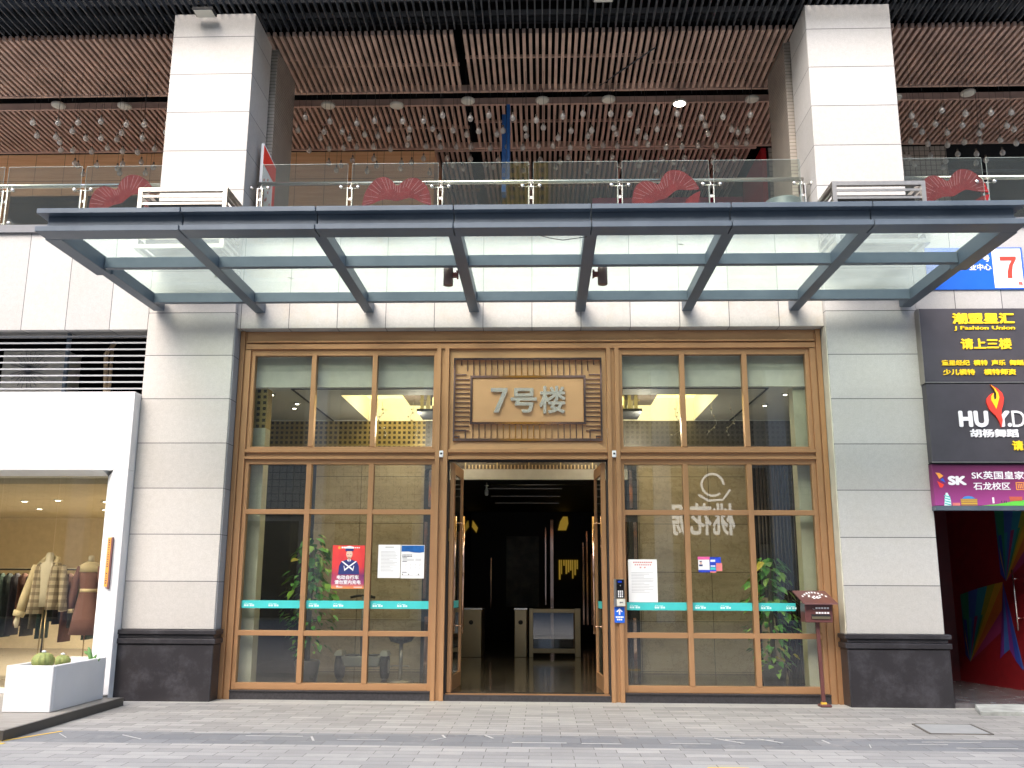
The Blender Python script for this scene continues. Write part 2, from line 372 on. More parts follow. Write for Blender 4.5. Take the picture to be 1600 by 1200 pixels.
def text(s, x0, x1, z0, z1, y, mat, parent, ext=.004, bold=.0, name='lettering', mirror=False):
    """characters fitted to a box on a plane facing -y; bold thickens the strokes with shifted copies"""
    cu = bpy.data.curves.new('t', 'FONT'); cu.body = s; cu.size = 1; cu.extrude = .5; cu.align_x = 'LEFT'; cu.resolution_u = 3
    o = bpy.data.objects.new('t', cu); COL.objects.link(o); bpy.context.view_layer.update()
    me = bpy.data.meshes.new_from_object(o.evaluated_get(bpy.context.evaluated_depsgraph_get()))
    bpy.data.objects.remove(o)
    V = [tuple(v.co) for v in me.vertices]; Fc = [tuple(p.vertices) for p in me.polygons]
    offs = [(0, 0)] if bold <= 0 else [(0, 0)] + [(bold * math.cos(q * math.pi / 4 + .2), bold * math.sin(q * math.pi / 4 + .2)) for q in range(8)]
    VV = []; FF = []
    for q, (dx, dy) in enumerate(offs):
        n0 = len(VV); VV += [(a + dx, b + dy, c * (1 - .02 * q)) for a, b, c in V]; FF += [tuple(i + n0 for i in f) for f in Fc]
    ax, bx = min(v[0] for v in VV), max(v[0] for v in VV); ay, by = min(v[1] for v in VV), max(v[1] for v in VV); base = parent_origin(parent)
    out = []
    for a, b, c in VV:
        u = (a - ax) / (bx - ax); q = (b - ay) / (by - ay)
        if mirror: u = 1 - u
        out.append(Vector((x0 + u * (x1 - x0), y - c * ext * 2, z0 + q * (z1 - z0))) - base)
    m2 = bpy.data.meshes.new(name); m2.from_pydata(out, [], FF); m2.materials.append(mat); bpy.data.meshes.remove(me)
    n = bpy.data.objects.new(name, m2); COL.objects.link(n); n.parent = parent
    return n
def copy_tree(o, loc=None, label=None, parent=None):
    c = o.copy(); COL.objects.link(c); c.parent = parent
    if loc is not None: c.location = loc
    if label: c['label'] = label
    for ch in list(o.children): copy_tree(ch, parent=c)
    return c

# ================================================================== GROUND
def struct(o): o['kind'] = 'structure'; return o
struct(MB().box(-60, 60, -60, 40, -.3, 0).build('ground', m_pave))
mb = MB()
def gquad(mb, x0, x1, y0, y1, z=.004): mb.box(x0, x1, y0, y1, z - .003, z)
def gline(mb, p, q, wd):
    wd *= .6
    p, q = Vector(p + (.003,)), Vector(q + (.003,)); mb.bar(p, q, wd, .004)
for p, q, wd in [((-4.9, -2.75), (-4.7, -3.0), .012), ((-4.2, -2.8), (-3.9, -3.05), .02), ((-3.5, -2.62), (-2.9, -2.62), .02), ((-2.9, -2.78), (-2.3, -2.78), .02),
                 ((-2.2, -2.8), (-2.12, -3.05), .035), ((-.85, -2.62), (-.8, -2.8), .035), ((-.8, -2.8), (-.92, -2.95), .03), ((-.4, -2.6), (-.3, -2.8), .03),
                 ((-.1, -3.03), (.45, -3.03), .025), ((.6, -3.05), (1.0, -3.05), .025), ((1.5, -3.0), (1.9, -3.0), .02), ((2.1, -2.72), (2.6, -2.72), .02),
                 ((2.0, -2.65), (2.25, -2.95), .03), ((2.45, -2.65), (2.65, -2.9), .03), ((3.1, -2.7), (3.12, -2.9), .03), ((3.5, -2.95), (3.45, -3.15), .015),
                 ((4.1, -2.75), (4.7, -2.75), .02), ((4.3, -3.1), (4.9, -3.1), .02), ((-1.9, -2.95), (-1.4, -2.95), .012), ((3.9, -2.9), (4.3, -2.9), .015)]:
    gline(mb, p, q, wd)
struct(mb.build('ground_marking', m_whtpaint))
mb = MB(); gquad(mb, 1.66, 2.02, -4.5, -4.22); gquad(mb, -6.6, -5.13, -3.42, -3.36); mb.bar((-5.3, -3.4, .002), (-4.95, -2.6, .002), .03, .004)
struct(mb.build('yellow_ground_marking', m_yelpaint))
c = thing('access_cover', (4.8, -1.85, 0), 'flat grey rectangular access cover set in the paving before the right pillar', 'cover')
MB().mat(0).hexa([(4.42, -2.2, .001), (5.05, -2.2, .001), (5.12, -1.53, .001), (4.5, -1.53, .001)], [(4.42, -2.2, .008), (5.05, -2.2, .008), (5.12, -1.53, .008), (4.5, -1.53, .008)]).build('cover_plate', m_cover, c)
mb = MB()
for a, b in [((4.40, -2.22), (5.07, -2.22)), ((5.07, -2.22), (5.14, -1.51)), ((5.14, -1.51), (4.48, -1.51)), ((4.48, -1.51), (4.40, -2.22))]: mb.bar(a + (.004,), b + (.004,), .018, .012)
mb.build('cover_rim', plain('rusty_rim', (.10, .09, .08), .6), c)

# ================================================================== MAIN BUILDING
bd = thing('stone_building', (0, 0, 0), 'pale granite clad building with two square pillars and a terrace over the entrance', 'building')
for s, m in ((-1, m_stone), (1, m_stone_r)):
    a, b = sorted((s * 4.275, s * 5.56))
    o = B(a, b, 0, .9, .93, 10.32).build('pillar', m, bd, bevel=.006)
    o['label'] = 'left granite pillar' if s < 0 else 'right granite pillar'
    mb = MB().box(a - .03, b + .03, -.06, .85, 0, .74)
    mb.box(a - .055, b + .055, -.085, .85, .745, .815); mb.box(a - .02, b + .02, -.05, .85, .815, .868); mb.box(a - .055, b + .055, -.085, .85, .868, .93)
    mb.build('plinth', m_scuff, o, bevel=.008)
    # rear pilaster with mosaic side behind the pillar on the terrace
    a2, b2 = sorted((s * 4.20, s * 5.3)); B(a2, b2, 1.0, 2.1, 6.6, 10.32).build('rear_pilaster', m_mosaicY, bd)
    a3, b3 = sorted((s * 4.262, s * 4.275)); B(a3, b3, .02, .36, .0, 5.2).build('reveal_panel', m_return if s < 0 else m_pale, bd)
B(-4.272, 4.272, .10, .5, 5.215, 6.68).build('lintel_wall', m_lintel, bd, bevel=.004)
mbw = B(-14, -5.565, .0, .5, 5.18, 6.68); mbw.build('left_wall', m_wall_l, bd)
B(5.565, 14, .0, .5, 5.35, 6.68).build('right_wall', m_wall_r, bd)
mb = MB()
for x in [i * 1.4 - 14 for i in range(20)]:
    mb.box(x + .004, x + 1.396, -.05, .45, 6.682, 6.80)
mb.build('parapet_coping', m_coping, bd)
B(-14, 14, .46, 9, 6.3, 6.6).build('terrace_slab', plain('pale_bounce_floor', (.55, .53, .50), .5), bd)  # unseen floor, made pale to bounce light up to the ceiling
# side returns behind the louvre strip / shops
B(-5.57, -5.2, .35, 12.2, 0, 6.3).build('party_wall', m_tan, bd)
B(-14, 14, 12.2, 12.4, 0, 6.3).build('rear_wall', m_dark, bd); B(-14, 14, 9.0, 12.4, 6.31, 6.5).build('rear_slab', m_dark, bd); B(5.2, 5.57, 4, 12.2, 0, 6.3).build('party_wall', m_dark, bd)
B(5.2, 5.57, .35, 4, 0, 6.3).build('party_wall', m_redwall, bd)
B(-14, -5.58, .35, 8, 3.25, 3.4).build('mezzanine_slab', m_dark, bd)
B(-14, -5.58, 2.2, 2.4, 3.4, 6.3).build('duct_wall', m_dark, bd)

# upper terrace back walls
B(-14, -2.08, 4.8, 5.0, 9.40, 10.30).build('oak_wall', m_wood, bd)
B(-14, -6.0, 4.86, 5.0, 6.6, 9.40).build('dark_shopfront', m_blackgloss, bd)
B(-5.99, -2.08, 4.8, 5.0, 6.6, 9.40).build('oak_wall', m_wood, bd)
B(-2.08, -2.0, 4.8, 9.5, 6.6, 10.30).build('oak_side_wall', m_wood, bd)
B(4.84, 8.42, 4.8, 5.0, 6.6, 10.30).build('mosaic_wall', m_mosaic, bd)
B(4.70, 4.80, 4.82, 6.6, 6.6, 10.30).build('red_side_wall', plain('scarlet_paint', (.42, .012, .02), .45), bd)
B(1.35, 4.69, 6.6, 6.8, 6.6, 10.0).build('magenta_wall', m_magenta, bd)
B(-2.0, 14, 9.2, 9.4, 6.6, 10.9).build('back_wall', m_dark, bd)
B(8.43, 14, 4.95, 5.05, 6.6, 10.9).build('dark_wall', m_black, bd)
mb = MB()
for z in (9.75, 10.0): mb.box(8.45, 14, 4.85, 4.9, z, z + .05)
mb.build('dark_wall_rails', m_darkslat, bd)
# ceiling void
B(-14, 14, -.5, 9.6, 11.0, 11.1).build('roof_slab', m_dark, bd)
cs = thing('slatted_ceiling', (0, 2, 10.3), 'brown timber slat ceiling in panels hanging over the upper terrace', 'ceiling')
random.seed(3)
seams = [-8.9, -6.0, -3.9, -1.15, 2.0, 4.6, 7.6]
def slats(name, y0, y1, z, mat, x0=-13, x1=13, pitch=.1075, wd=.052, ht=.085, fascia=True, front=True):
    mb = MB(); n = int((x1 - x0) / pitch)
    for i in range(n):
        x = x0 + i * pitch
        if abs(x + wd / 2 + 1.15) < .08: continue
        mb.box(x, x + wd, y0 + (.06 if fascia else 0), y1 - (.06 if fascia else 0), z, z + ht)
    if fascia:
        if front: mb.box(x0, x1, y0, y0 + .055, z - .012, z + ht + .03)
        mb.box(x0, x1, y1 - .055, y1, z - .012, z + ht + .03)
    edges = [x0] + seams + [x1]
    for k in range(len(edges) - 1):
        yy = (y0 + y1) / 2 + (k % 2) * .22 - .1
        a, b = max(edges[k], x0), min(edges[k + 1], x1)
        if b > a: mb.box(a + .06, b - .06, yy, yy + .035, z + .055, z + .10)
    return mb.build(name, mat, cs)
slats('slat_panel', .56, 2.46, 10.30, m_brown, front=False)
slats('slat_panel', 2.88, 4.72, 10.30, m_brown2)
slats('slat_panel', 4.78, 8.9, 10.30, m_brown2, -2.0, 4.6)
dc = thing('dark_steel_soffit', (0, -.8, 10.33), 'dark slatted steel soffit over the tops of the pillars', 'soffit')
mb = MB()
x = -13
while x < 13:
    mb.box(x, x + .022, -.62, .54, 10.335, 10.42); x += .118
mb.build('soffit_slats', m_darkslat, dc)
mb = MB()
for y in (-.62, -.1, .3, .50): mb.box(-13, 13, y, y + .05, 10.424, 10.52)
for xx in (-6.1, -3.95, -2.6, -.9, .9, 2.4, 3.95, 6.2): mb.box(xx, xx + .09, -.62, .55, 10.53, 10.70)
mb.build('soffit_beams', plain('dark_beam_paint', (.012, .013, .015), .8, spec=.1), dc)
for x, y in ((-5.02, -.18), (1.15, -.42)):
    k = thing('soffit_floodlight', (x, y, 10.2), 'pale square floodlight under the dark soffit ' + ('beside the left pillar' if x < 0 else 'at the top edge above the middle'), 'floodlight')
    MB().box(x - .16, x + .16, y - .1, y + .1, 10.215, 10.26).build('housing', m_black, k); MB().box(x - .14, x + .14, y - .09, y + .09, 10.200, 10.214).build('diffuser', m_lampdisc, k)
    MB().tube([(x, y, 10.26), (x, y, 10.34)], .012, 6).build('bracket', m_black, k)
# conduit in the gap
mb = MB()
mb.tube([(-13, 2.62, 10.5), (13, 2.62, 10.5)], .02, 6); mb.tube([(-13, 2.75, 10.55), (13, 2.75, 10.52)], .012, 6)
mb.tube([(1.0, 2.7, 10.33), (2.1, 1.0, 10.25)], .012, 6)
for i in range(40): mb.tube([(-9 + i * .46, 2.66, 10.33), (-9 + i * .46, 2.66, 10.98)], .004, 4)
tag(mb.build('ceiling_conduit', m_darkslat), 'dark conduit and hanger rods in the gap between the slat panels', 'conduit')

# disc lamps
lamps = []
for i, px in enumerate((-8.6, -7.38, -3.64, -2.4, -1.11, .23, 1.41, 2.68, 3.95, 6.49, 7.73)):
    lit = abs(px - 2.68) < .01
    loc = (px, 2.32 + .05 * math.sin(i * 3), 10.02 + .04 * math.cos(i * 5))
    if i == 0 or lit:
        k = thing('disc_lamp', loc, 'lit round disc lamp, second from the right pillar under the slat ceiling' if lit else 'unlit cream disc lamp in the ceiling gap, leftmost of all', 'lamp', 'disc lamps along the ceiling gap')
        MB().lathe(loc, [(.005, .035), (.1, .034), (.125, .02), (.125, -.012), (.115, -.02)], 20).build('lamp_body', plain('cream_enamel', (.55, .53, .47), .4), k)
        MB().lathe(loc, [(.005, -.026), (.095, -.026), (.11, -.019), (.005, -.0185)], 20).build('diffuser', m_lamplit if lit else m_lampdisc, k)
        MB().tube([(loc[0], loc[1], loc[2] + .03), (loc[0], loc[1], 10.36)], .004, 5).build('cord', m_black, k)
        if i == 0: lamp0 = k
    else: copy_tree(lamp0, loc, 'cream disc lamp in the ceiling gap, %s from the left' % ('first second third fourth fifth sixth seventh eighth ninth tenth eleventh'.split()[i]))

# hanging bulbs
b0 = None; random.seed(11)
rows = [(1.35, .39, .0), (1.78, .39, .12), (2.0, .52, .3), (2.42, .29, .05), (2.95, .44, .2), (3.1, .7, .0), (3.35, .6, .1)]
cnt = 0
for y, pitch, off in rows:
    x = -9.2 + off
    while x < 9.4:
        X = x + random.uniform(-.06, .06); Y = y + random.uniform(-.05, .05); Zb = 9.2 + random.uniform(-.05, .05)
        x += pitch
        scr = (X - .21) / (Y + 13)
        if -5.75 < X < -4.05 or 4.0 < X < 5.75: continue
        if abs(X) > 8.8: continue
        cnt += 1
        if b0 is None:
            b0 = MB().lathe((X, Y, Zb), [(.008, -.052), (.028, -.050), (.044, -.026), (.048, .002), (.040, .030), (.022, .048), (.016, .062)], 12).build('hanging_bulb', m_bulb, loc=(X, Y, Zb))
            tag(b0, 'small clear glass bulb hanging on a thin cord below the slat ceiling', 'bulb', 'glass bulbs hanging over the terrace')
            MB().tube([(X, Y, Zb + .060), (X, Y, Zb + .10)], .017, 8).build('bulb_socket', plain('brown_socket', (.12, .09, .07), .4), b0)
            MB().tube([(X, Y, Zb + .10), (X, Y, Zb + 1.14)], .0022, 4).build('cord', m_black, b0)
        else: copy_tree(b0, (X, Y, Zb))

# blue hanging banner
k = thing('blue_banner', (-.45, 2.5, 8.9), 'two narrow blue boards hanging edge-on from the ceiling', 'banner')
MB().box(-.415, -.355, 2.4, 2.6, 8.55, 10.02).build('banner_board', m_bluebanner, k)
MB().box(-.50, -.425, 2.45, 2.7, 8.35, 9.85).build('banner_board', m_bluebanner, k)
MB().tube([(-.43, 2.5, 9.8), (-.43, 2.5, 10.4)], .006, 6).build('hanger', m_black, k)

# ================================================================== RAILING
def railing(xa, xb, px, label):
    g = thing('glass_railing', ((xa + xb) / 2, .25, 6.8), label, 'railing', 'glass railings along the terrace')
    MB().tube([(xa, .40, 7.62), (xb, .40, 7.62)], .034, 14).build('handrail', m_mirror, g)
    for i in range(len(px) - 1):
        a, b = px[i] + .035, px[i + 1] - .035
        gp = MB().box(a, b, .245, .257, 6.84, 7.87).build('glass_panel', m_railglass, g)
        mb = MB().box(a, b, .245, .257, 7.8705, 7.8745)
        mb.box(a - .002, a, .245, .257, 6.84, 7.87); mb.box(b, b + .002, .245, .257, 6.84, 7.87)
        mb.build('glass_edge', m_edge, gp)
    for x in px:
        if x < xa or x > xb: continue
        mb = MB()
        for d in (-.045, .025): mb.box(x + d, x + d + .018, .275, .345, 6.80, 7.50)
        mb.box(x - .02, x + .02, .30, .32, 7.30, 7.34); mb.tube([(x, .31, 7.45), (x, .33, 7.56), (x, .38, 7.60)], .010, 6)
        p = mb.build('post', m_mirror, g)
        for z in (6.95, 7.49):
            mb = MB().tube([(x - .13, .29, z), (x + .13, .29, z)], .009, 8)
            for d in (-.13, .13): mb.tube([(x + d, .225, z), (x + d, .242, z), (x + d, .258, z + 0), (x + d, .29, z)], [.022, .028, .028, .018], 10)
            mb.build('clamp', m_mirror, p)
railing(-4.2, 4.2, [-4.12, -2.73, -1.335, .05, 1.40, 2.78, 4.15], 'glass railing with steel handrail between the two pillars')
railing(-13, -5.6, [-9.5, -8.11, -6.88, -5.58], 'glass railing with steel handrail left of the left pillar')
railing(5.6, 13, [5.58, 6.86, 8.2, 9.6], 'glass railing with steel handrail right of the right pillar')

# lips stickers
def blob(mb, cx, cz, rx, rz, y, t, a0=0, a1=360, n=36, wob=.02):
    mb.prism([(cx + rx * math.cos(R(a)) * (1 + wob * math.sin(a * .21)), cz + rz * math.sin(R(a)) * (1 + wob * math.sin(a * .13))) for a in [a0 + (a1 - a0) * i / n for i in range(n)]], y, t)
def lips(x, tilt, label):
    g = thing('lips_sticker', (x, .26, 7.3), label, 'sticker', 'red lips stickers on the glass railing')
    pts = []
    up = [(-.53, -.12), (-.5, .06), (-.42, .22), (-.30, .33), (-.17, .34), (-.07, .27), (.0, .17), (.08, .26), (.2, .33), (.33, .31), (.45, .2), (.52, .04), (.53, -.12), (.42, -.34), (.2, -.46), (0, -.48), (-.22, -.45), (-.42, -.33)]
    ca, sa = math.cos(tilt), math.sin(tilt)
    def tr(p): return (x + p[0] * ca - p[1] * sa, 7.32 + p[0] * sa + p[1] * ca)
    def smooth(P):
        Q = P
        for _ in range(2):
            N = []
            for i in range(len(Q)):
                a, b = Q[i], Q[(i + 1) % len(Q)]
                N += [(a[0] * .75 + b[0] * .25, a[1] * .75 + b[1] * .25), (a[0] * .25 + b[0] * .75, a[1] * .25 + b[1] * .75)]
            Q = N
        return Q
    def line(P):   # corner-cut an open line, ends kept
        for _ in range(2):
            N = [P[0]]
            for a, b in zip(P, P[1:]): N += [(a[0] * .75 + b[0] * .25, a[1] * .75 + b[1] * .25), (a[0] * .25 + b[0] * .75, a[1] * .25 + b[1] * .75)]
            P = N + [P[-1]]
        return P
    topo = line([(-.53, -.14)] + up[1:12] + [(.53, -.14)]); m_up = line([(.53, -.14), (.36, -.08), (.22, .0), (.10, -.03), (0, -.07), (-.12, -.03), (-.25, -.04), (-.40, -.12), (-.53, -.14)])
    m_lo = line([(-.53, -.16), (-.38, -.19), (-.2, -.32), (0, -.33), (.15, -.29), (.32, -.18), (.53, -.16)]); bot = line([(.53, -.16), (.42, -.34), (.2, -.46), (0, -.48), (-.22, -.45), (-.42, -.33), (-.53, -.16)])
    MB().prism([tr(p) for p in topo + m_up[1:-1]], .258, .003).build('upper_lip', m_lip, g)
    MB().prism([tr(p) for p in m_lo + bot[1:-1]], .258, .003).build('lower_lip', m_lip, g)
    mb = MB()
    for q in range(22):   # pale scratch lines fanning over the upper lip
        a = (q + .5) / 22; k_ = topo[int(a * (len(topo) - 1))]; c0 = ((a - .5) * .45, -.02)
        e_ = .97; s0 = random.uniform(.35, .6)
        p0 = (c0[0] + (k_[0] - c0[0]) * s0, c0[1] + (k_[1] - c0[1]) * s0); p1 = (c0[0] + (k_[0] - c0[0]) * e_, c0[1] + (k_[1] - c0[1]) * e_)
        P0, P1 = tr(p0), tr(p1); mb.bar((P0[0], .2565, P0[1]), (P1[0], .2565, P1[1]), .005, .0015, up=(0, 1, 0))
    mb.build('scratch_line', m_scratch, g)
lips(-6.28, .45, 'red lips sticker on the railing left of the left pillar')
lips(-2.0, 0, 'upright red lips sticker on the railing nearest the left pillar')
lips(2.06, .42, 'tilted red lips sticker on the railing near the right pillar')
lips(6.35, .25, 'pale red lips sticker on the railing right of the right pillar')

# stainless louvre boxes at pillar feet
for s in (-1, 1):
    a, b = sorted((s * 4.235, s * 5.51))
    k = thing('louvred_box', ((a + b) / 2, -.45, 6.55), 'stainless louvred box at the foot of the %s upper pillar' % ('left' if s < 0 else 'right'), 'louvre box', 'louvred boxes on the canopy')
    mb = MB()
    for x in (a, b - .06): mb.box(x, x + .06, -.8, -.74, 6.2, 6.985); mb.box(x, x + .06, -.10, -.04, 6.2, 6.985)
    mb.box(a, b, -.8, -.74, 6.986, 7.045); mb.box(a, b, -.8, -.74, 6.14, 6.199); mb.box(a, b, -.1, -.04, 6.986, 7.045)
    for x in (a, b - .06): mb.box(x, x + .06, -.739, -.101, 6.986, 7.045); mb.box(x, x + .06, -.739, -.101, 6.14, 6.199)
    mb.build('box_frame', m_chrome, k)
    for z in (6.27, 6.40, 6.53, 6.66, 6.79, 6.90):
        mb = MB().hexa([(a + .061, -.79, z), (b - .061, -.79, z), (b - .061, -.75, z + .01), (a + .061, -.75, z + .01)], [(a + .061, -.79, z + .035), (b - .061, -.79, z + .035), (b - .061, -.75, z + .045), (a + .061, -.75, z + .045)])
        for x in (a + .01, b - .05): mb.box(x, x + .03, -.738, -.102, z, z + .035)
        mb.build('louvre', m_chrome, k)
    B(a + .1, b - .1, -.65, -.06, 6.2, 6.9).build('vent_duct', plain('dark_grey_duct', (.08, .075, .07), .5), k)
# poster board and tub on the terrace
k = thing('notice_board', (-4.05, .75, 6.8), 'red and white notice board with a slanted top beside the left pillar', 'notice board')
MB().hexa([(-4.20, .46, 6.62), (-4.16, .46, 6.62), (-4.06, .80, 6.62), (-4.10, .80, 6.62)], [(-4.20, .46, 8.34), (-4.16, .46, 8.34), (-4.06, .80, 8.10), (-4.10, .80, 8.10)]).build('board', m_paper, k)
MB().hexa([(-4.157, .46, 8.0), (-4.152, .46, 8.0), (-4.052, .80, 7.78), (-4.057, .80, 7.78)], [(-4.157, .46, 8.30), (-4.152, .46, 8.30), (-4.052, .80, 8.06), (-4.057, .80, 8.06)]).build('red_header', m_red7, k)
MB().hexa([(-4.075, .74, 6.65), (-4.070, .74, 6.65), (-4.052, .80, 6.65), (-4.057, .80, 6.65)], [(-4.075, .74, 7.80), (-4.070, .74, 7.80), (-4.052, .80, 7.77), (-4.057, .80, 7.77)]).build('red_edge', m_red7, k)
mb = MB(); random.seed(3)
for i in range(26):
    q = random.uniform(.08, .75); z = random.uniform(6.9, 7.9) - q * .2; X = -4.16 + .1 * q + .006; Y = .46 + .34 * q
    mb.hexa([(X, Y, z), (X + .003, Y, z), (X + .010, Y + .03, z), (X + .007, Y + .03, z)], [(X, Y, z + .03), (X + .003, Y, z + .03), (X + .010, Y + .03, z + .05), (X + .007, Y + .03, z + .05)])
mb.build('board_print', m_redink, k)
k = thing('round_tub', (3.97, .75, 6.6), 'blue-grey round tub behind the railing at the right pillar', 'tub')
MB().lathe((3.97, .75, 6.6), [(.18, 0), (.24, .5), (.29, .78), (.27, .80), (.2, .78)], 24).build('tub', plain('blue_grey_plastic', (.22, .27, .30), .35), k)

# ================================================================== CANOPY
cn = thing('glass_canopy', (0, -1.6, 5.4), 'grey steel canopy with pale green glass panes over the entrance', 'canopy')
sp = [-5.5, -3.855, -2.32, -.772, .763, 2.305, 3.85, 5.5]
for i in range(7):
    a, b = sp[i] + (.006 if i else 0), sp[i + 1] - (.006 if i < 6 else 0)
    mb = MB().box(a, b, -3.27, -3.0, 5.645, 5.705); mb.box(a + (.09 if i == 0 else 0), b - (.09 if i == 6 else 0), -3.17, -3.08, 5.492, 5.645); mb.box(a, b, -3.27, -3.0, 5.43, 5.492)
    mb.build('front_beam', m_steel, cn, bevel=.004)
bx = [-3.933, -2.325, -.78, .768, 2.313, 3.85]
for x in bx:
    B(x - .072, x + .072, -3.0, .085, 5.443, 5.60).build('rafter', m_steel, cn, bevel=.004)
for s in (-1, 1):
    a, b = sorted((s * 5.33, s * 5.52)); mb = B(a, b, -3.0, -1.72, 5.428, 5.62)
    a, b = sorted((s * 5.31, s * 5.47)); mb.box(a, b, -1.722, -.05, 5.445, 5.60)
    mb.build('end_rafter', m_steel, cn, bevel=.004)
ed = [-5.32] + bx + [5.32]
for i in range(7):
    a = ed[i] + (.072 if i else 0); b = ed[i + 1] - (.072 if i < 6 else 0)
    for y in (-1.95, -.45): B(a, b, y, y + .09, 5.452, 5.590).build('crossbar', m_steel, cn, bevel=.003)
    B(a - .03, b + .03, -3.0, -.25, 5.604, 5.618).build('glass_pane', m_canglass, cn)
k = thing('loose_wire', (.35, -3.05, 5.42), 'thin dark wire sagging under the canopy front beam', 'wire')
MB().tube([(.18, -3.04, 5.425), (.30, -3.04, 5.39), (.45, -3.04, 5.365), (.6, -3.04, 5.385), (.72, -3.03, 5.41)], .005, 5).build('wire_strand', m_rubber, k)
for s in (-1, 1):
    X = s * .98 - .0; k = thing('cylinder_spotlight', (X, -1.7, 5.3), 'brown cylindrical spotlight on the %s of the two middle rafters' % ('left' if s < 0 else 'right'), 'spotlight', 'spotlights under the canopy')
    MB().lathe((X, -1.7, 5.27), [(.05, 0), (.062, .004), (.062, .225), (.056, .235), (.01, .236)], 18).build('lamp_body', plain('brown_lamp_enamel', (.115, .075, .065), .4), k)
    mb = MB().bar((X - s * .055, -1.7, 5.41), (X - s * .125, -1.7, 5.41), .05, .06); mb.box(*sorted((X - s * .105, X - s * .127)), -1.745, -1.655, 5.37, 5.46)
    mb.build('bracket', m_maroon, k)
mb = MB()
for x, y, a in ((-4.5, -2.55, .3), (-4.15, -2.3, 1.2), (-3.2, -1.0, .5), (-4.2, -1.1, 2), (1.9, -2.2, .2)):
    d = Vector((math.cos(a), math.sin(a), 0)) * .05; n = Vector((-d.y, d.x, 0)) * .35; p = Vector((x, y, 5.6195))
    mb.add([p - d, p + n, p + d, p - n], [(0, 1, 2, 3)])
tag(mb.build('fallen_leaves', m_stem), kind='stuff')

# ================================================================== ENTRANCE SCREEN
sc = thing('entrance_screen', (0, .3, 0), 'bronze framed glazed entrance screen with gridded windows either side of the door', 'glazed screen')
Y0 = .25
mb = MB()  # outer frame with stepped profile
for s in (-1, 1):
    def bb(x0, x1, y0, y1, z0, z1): mb.box(*sorted((s * x0, s * x1)), y0, y1, z0, z1)
    bb(4.255, 4.185, Y0 - .01, .42, 0, 5.21); bb(4.185, 4.165, Y0 + .02, .42, 0, 5.21); bb(4.165, 4.085, Y0 - .005, .42, 0, 4.93)
    # middle posts : two fins and a groove
    for z0, z1 in ((0, 3.303), (3.303, 3.447), (3.447, 4.935)):
        pass
    mb.build('upright', m_brass, sc, bevel=.003); mb = MB()
    bb(1.325, 1.262, Y0 - .03, .42, 0, 4.935); bb(1.262, 1.205, Y0 + .015, .42, 0, 4.935); bb(1.205, 1.145, Y0 - .03, .42, 0, 4.935)
    mb.build('upright', m_brass, sc, bevel=.003); mb = MB()
mb = MB()
mb.box(-4.165, 4.165, Y0 + .03, .42, 5.065, 5.21); mb.box(-4.165, 4.165, Y0 - .012, .42, 5.035, 5.065); mb.box(-4.165, 4.165, Y0 + .03, .42, 5.012, 5.035)
mb.box(-4.165, 4.165, Y0 - .005, .42, 4.955, 5.012); mb.box(-4.165, 4.165, Y0 - .02, .42, 4.935, 4.955)
mb.build('head_rail', m_brass, sc, bevel=.003)
for a, b in ((-4.083, -1.328), (-1.142, 1.142), (1.328, 4.083)):
    mb = MB().box(a, b, Y0 - .02, .42, 3.400, 3.447); mb.box(a, b, Y0 + .03, .42, 3.343, 3.400); mb.box(a, b, Y0 - .02, .42, 3.303, 3.343)
    mb.build('transom', m_brass, sc, bevel=.003)
for s in (-1, 1):
    side = 'left' if s < 0 else 'right'
    xs = [1.375, 2.243, 3.145, 4.025]
    # upper window
    for (z0, z1, name, zb) in ((3.447, 4.935, 'upper_window', None), (.125, 3.303, 'lower_window', (.878, 2.555))):
        wz0, wz1 = (3.49, 4.845) if zb is None else (.215, 3.235)
        fr = MB(); 
        def bb(x0, x1, y0, y1, z0_, z1_, m=fr): m.box(*sorted((s * x0, s * x1)), y0, y1, z0_, z1_)
        ys = Y0 + .03
        bb(1.327, 1.375, ys, .39, z0, z1); bb(4.025, 4.084, ys, .39, z0, z1); bb(1.375, 4.025, ys, .39, z0, wz0); bb(1.375, 4.025, ys, .39, wz1, z1)
        for xm in (2.243, 3.145): bb(xm - .036, xm + .036, ys - .012, .385, wz0, wz1)
        o = fr.build(name, m_brass, sc, bevel=.003); 
        if zb:
            for zc in zb:
                hb = MB()
                for a, b in ((1.375, 2.207), (2.279, 3.109), (3.181, 4.025)): bb(a, b, ys - .004, .38, zc - .035, zc + .035, hb)
                hb.build('glazing_bar', m_brass, o, bevel=.003)
        rows_ = [(wz0, wz1)] if zb is None else [(wz0, .843), (.913, 2.52), (2.59, wz1)]
        for a, b in ((1.375, 2.207), (2.279, 3.109), (3.181, 4.025)):
            for c0, c1 in rows_:
                g = MB(); bb(a - .004, b + .004, .330, .334, c0 - .004, c1 + .004, g); g.build('pane', m_glass, o)
    mb = MB(); mb.box(*sorted((s * 1.33, s * 4.085)), Y0 - .01, .42, 0, .105); mb.box(*sorted((s * 1.33, s * 4.085)), Y0 - .03, .42, .105, .123)
    mb.build('stone_base', m_granite, sc, bevel=.003)
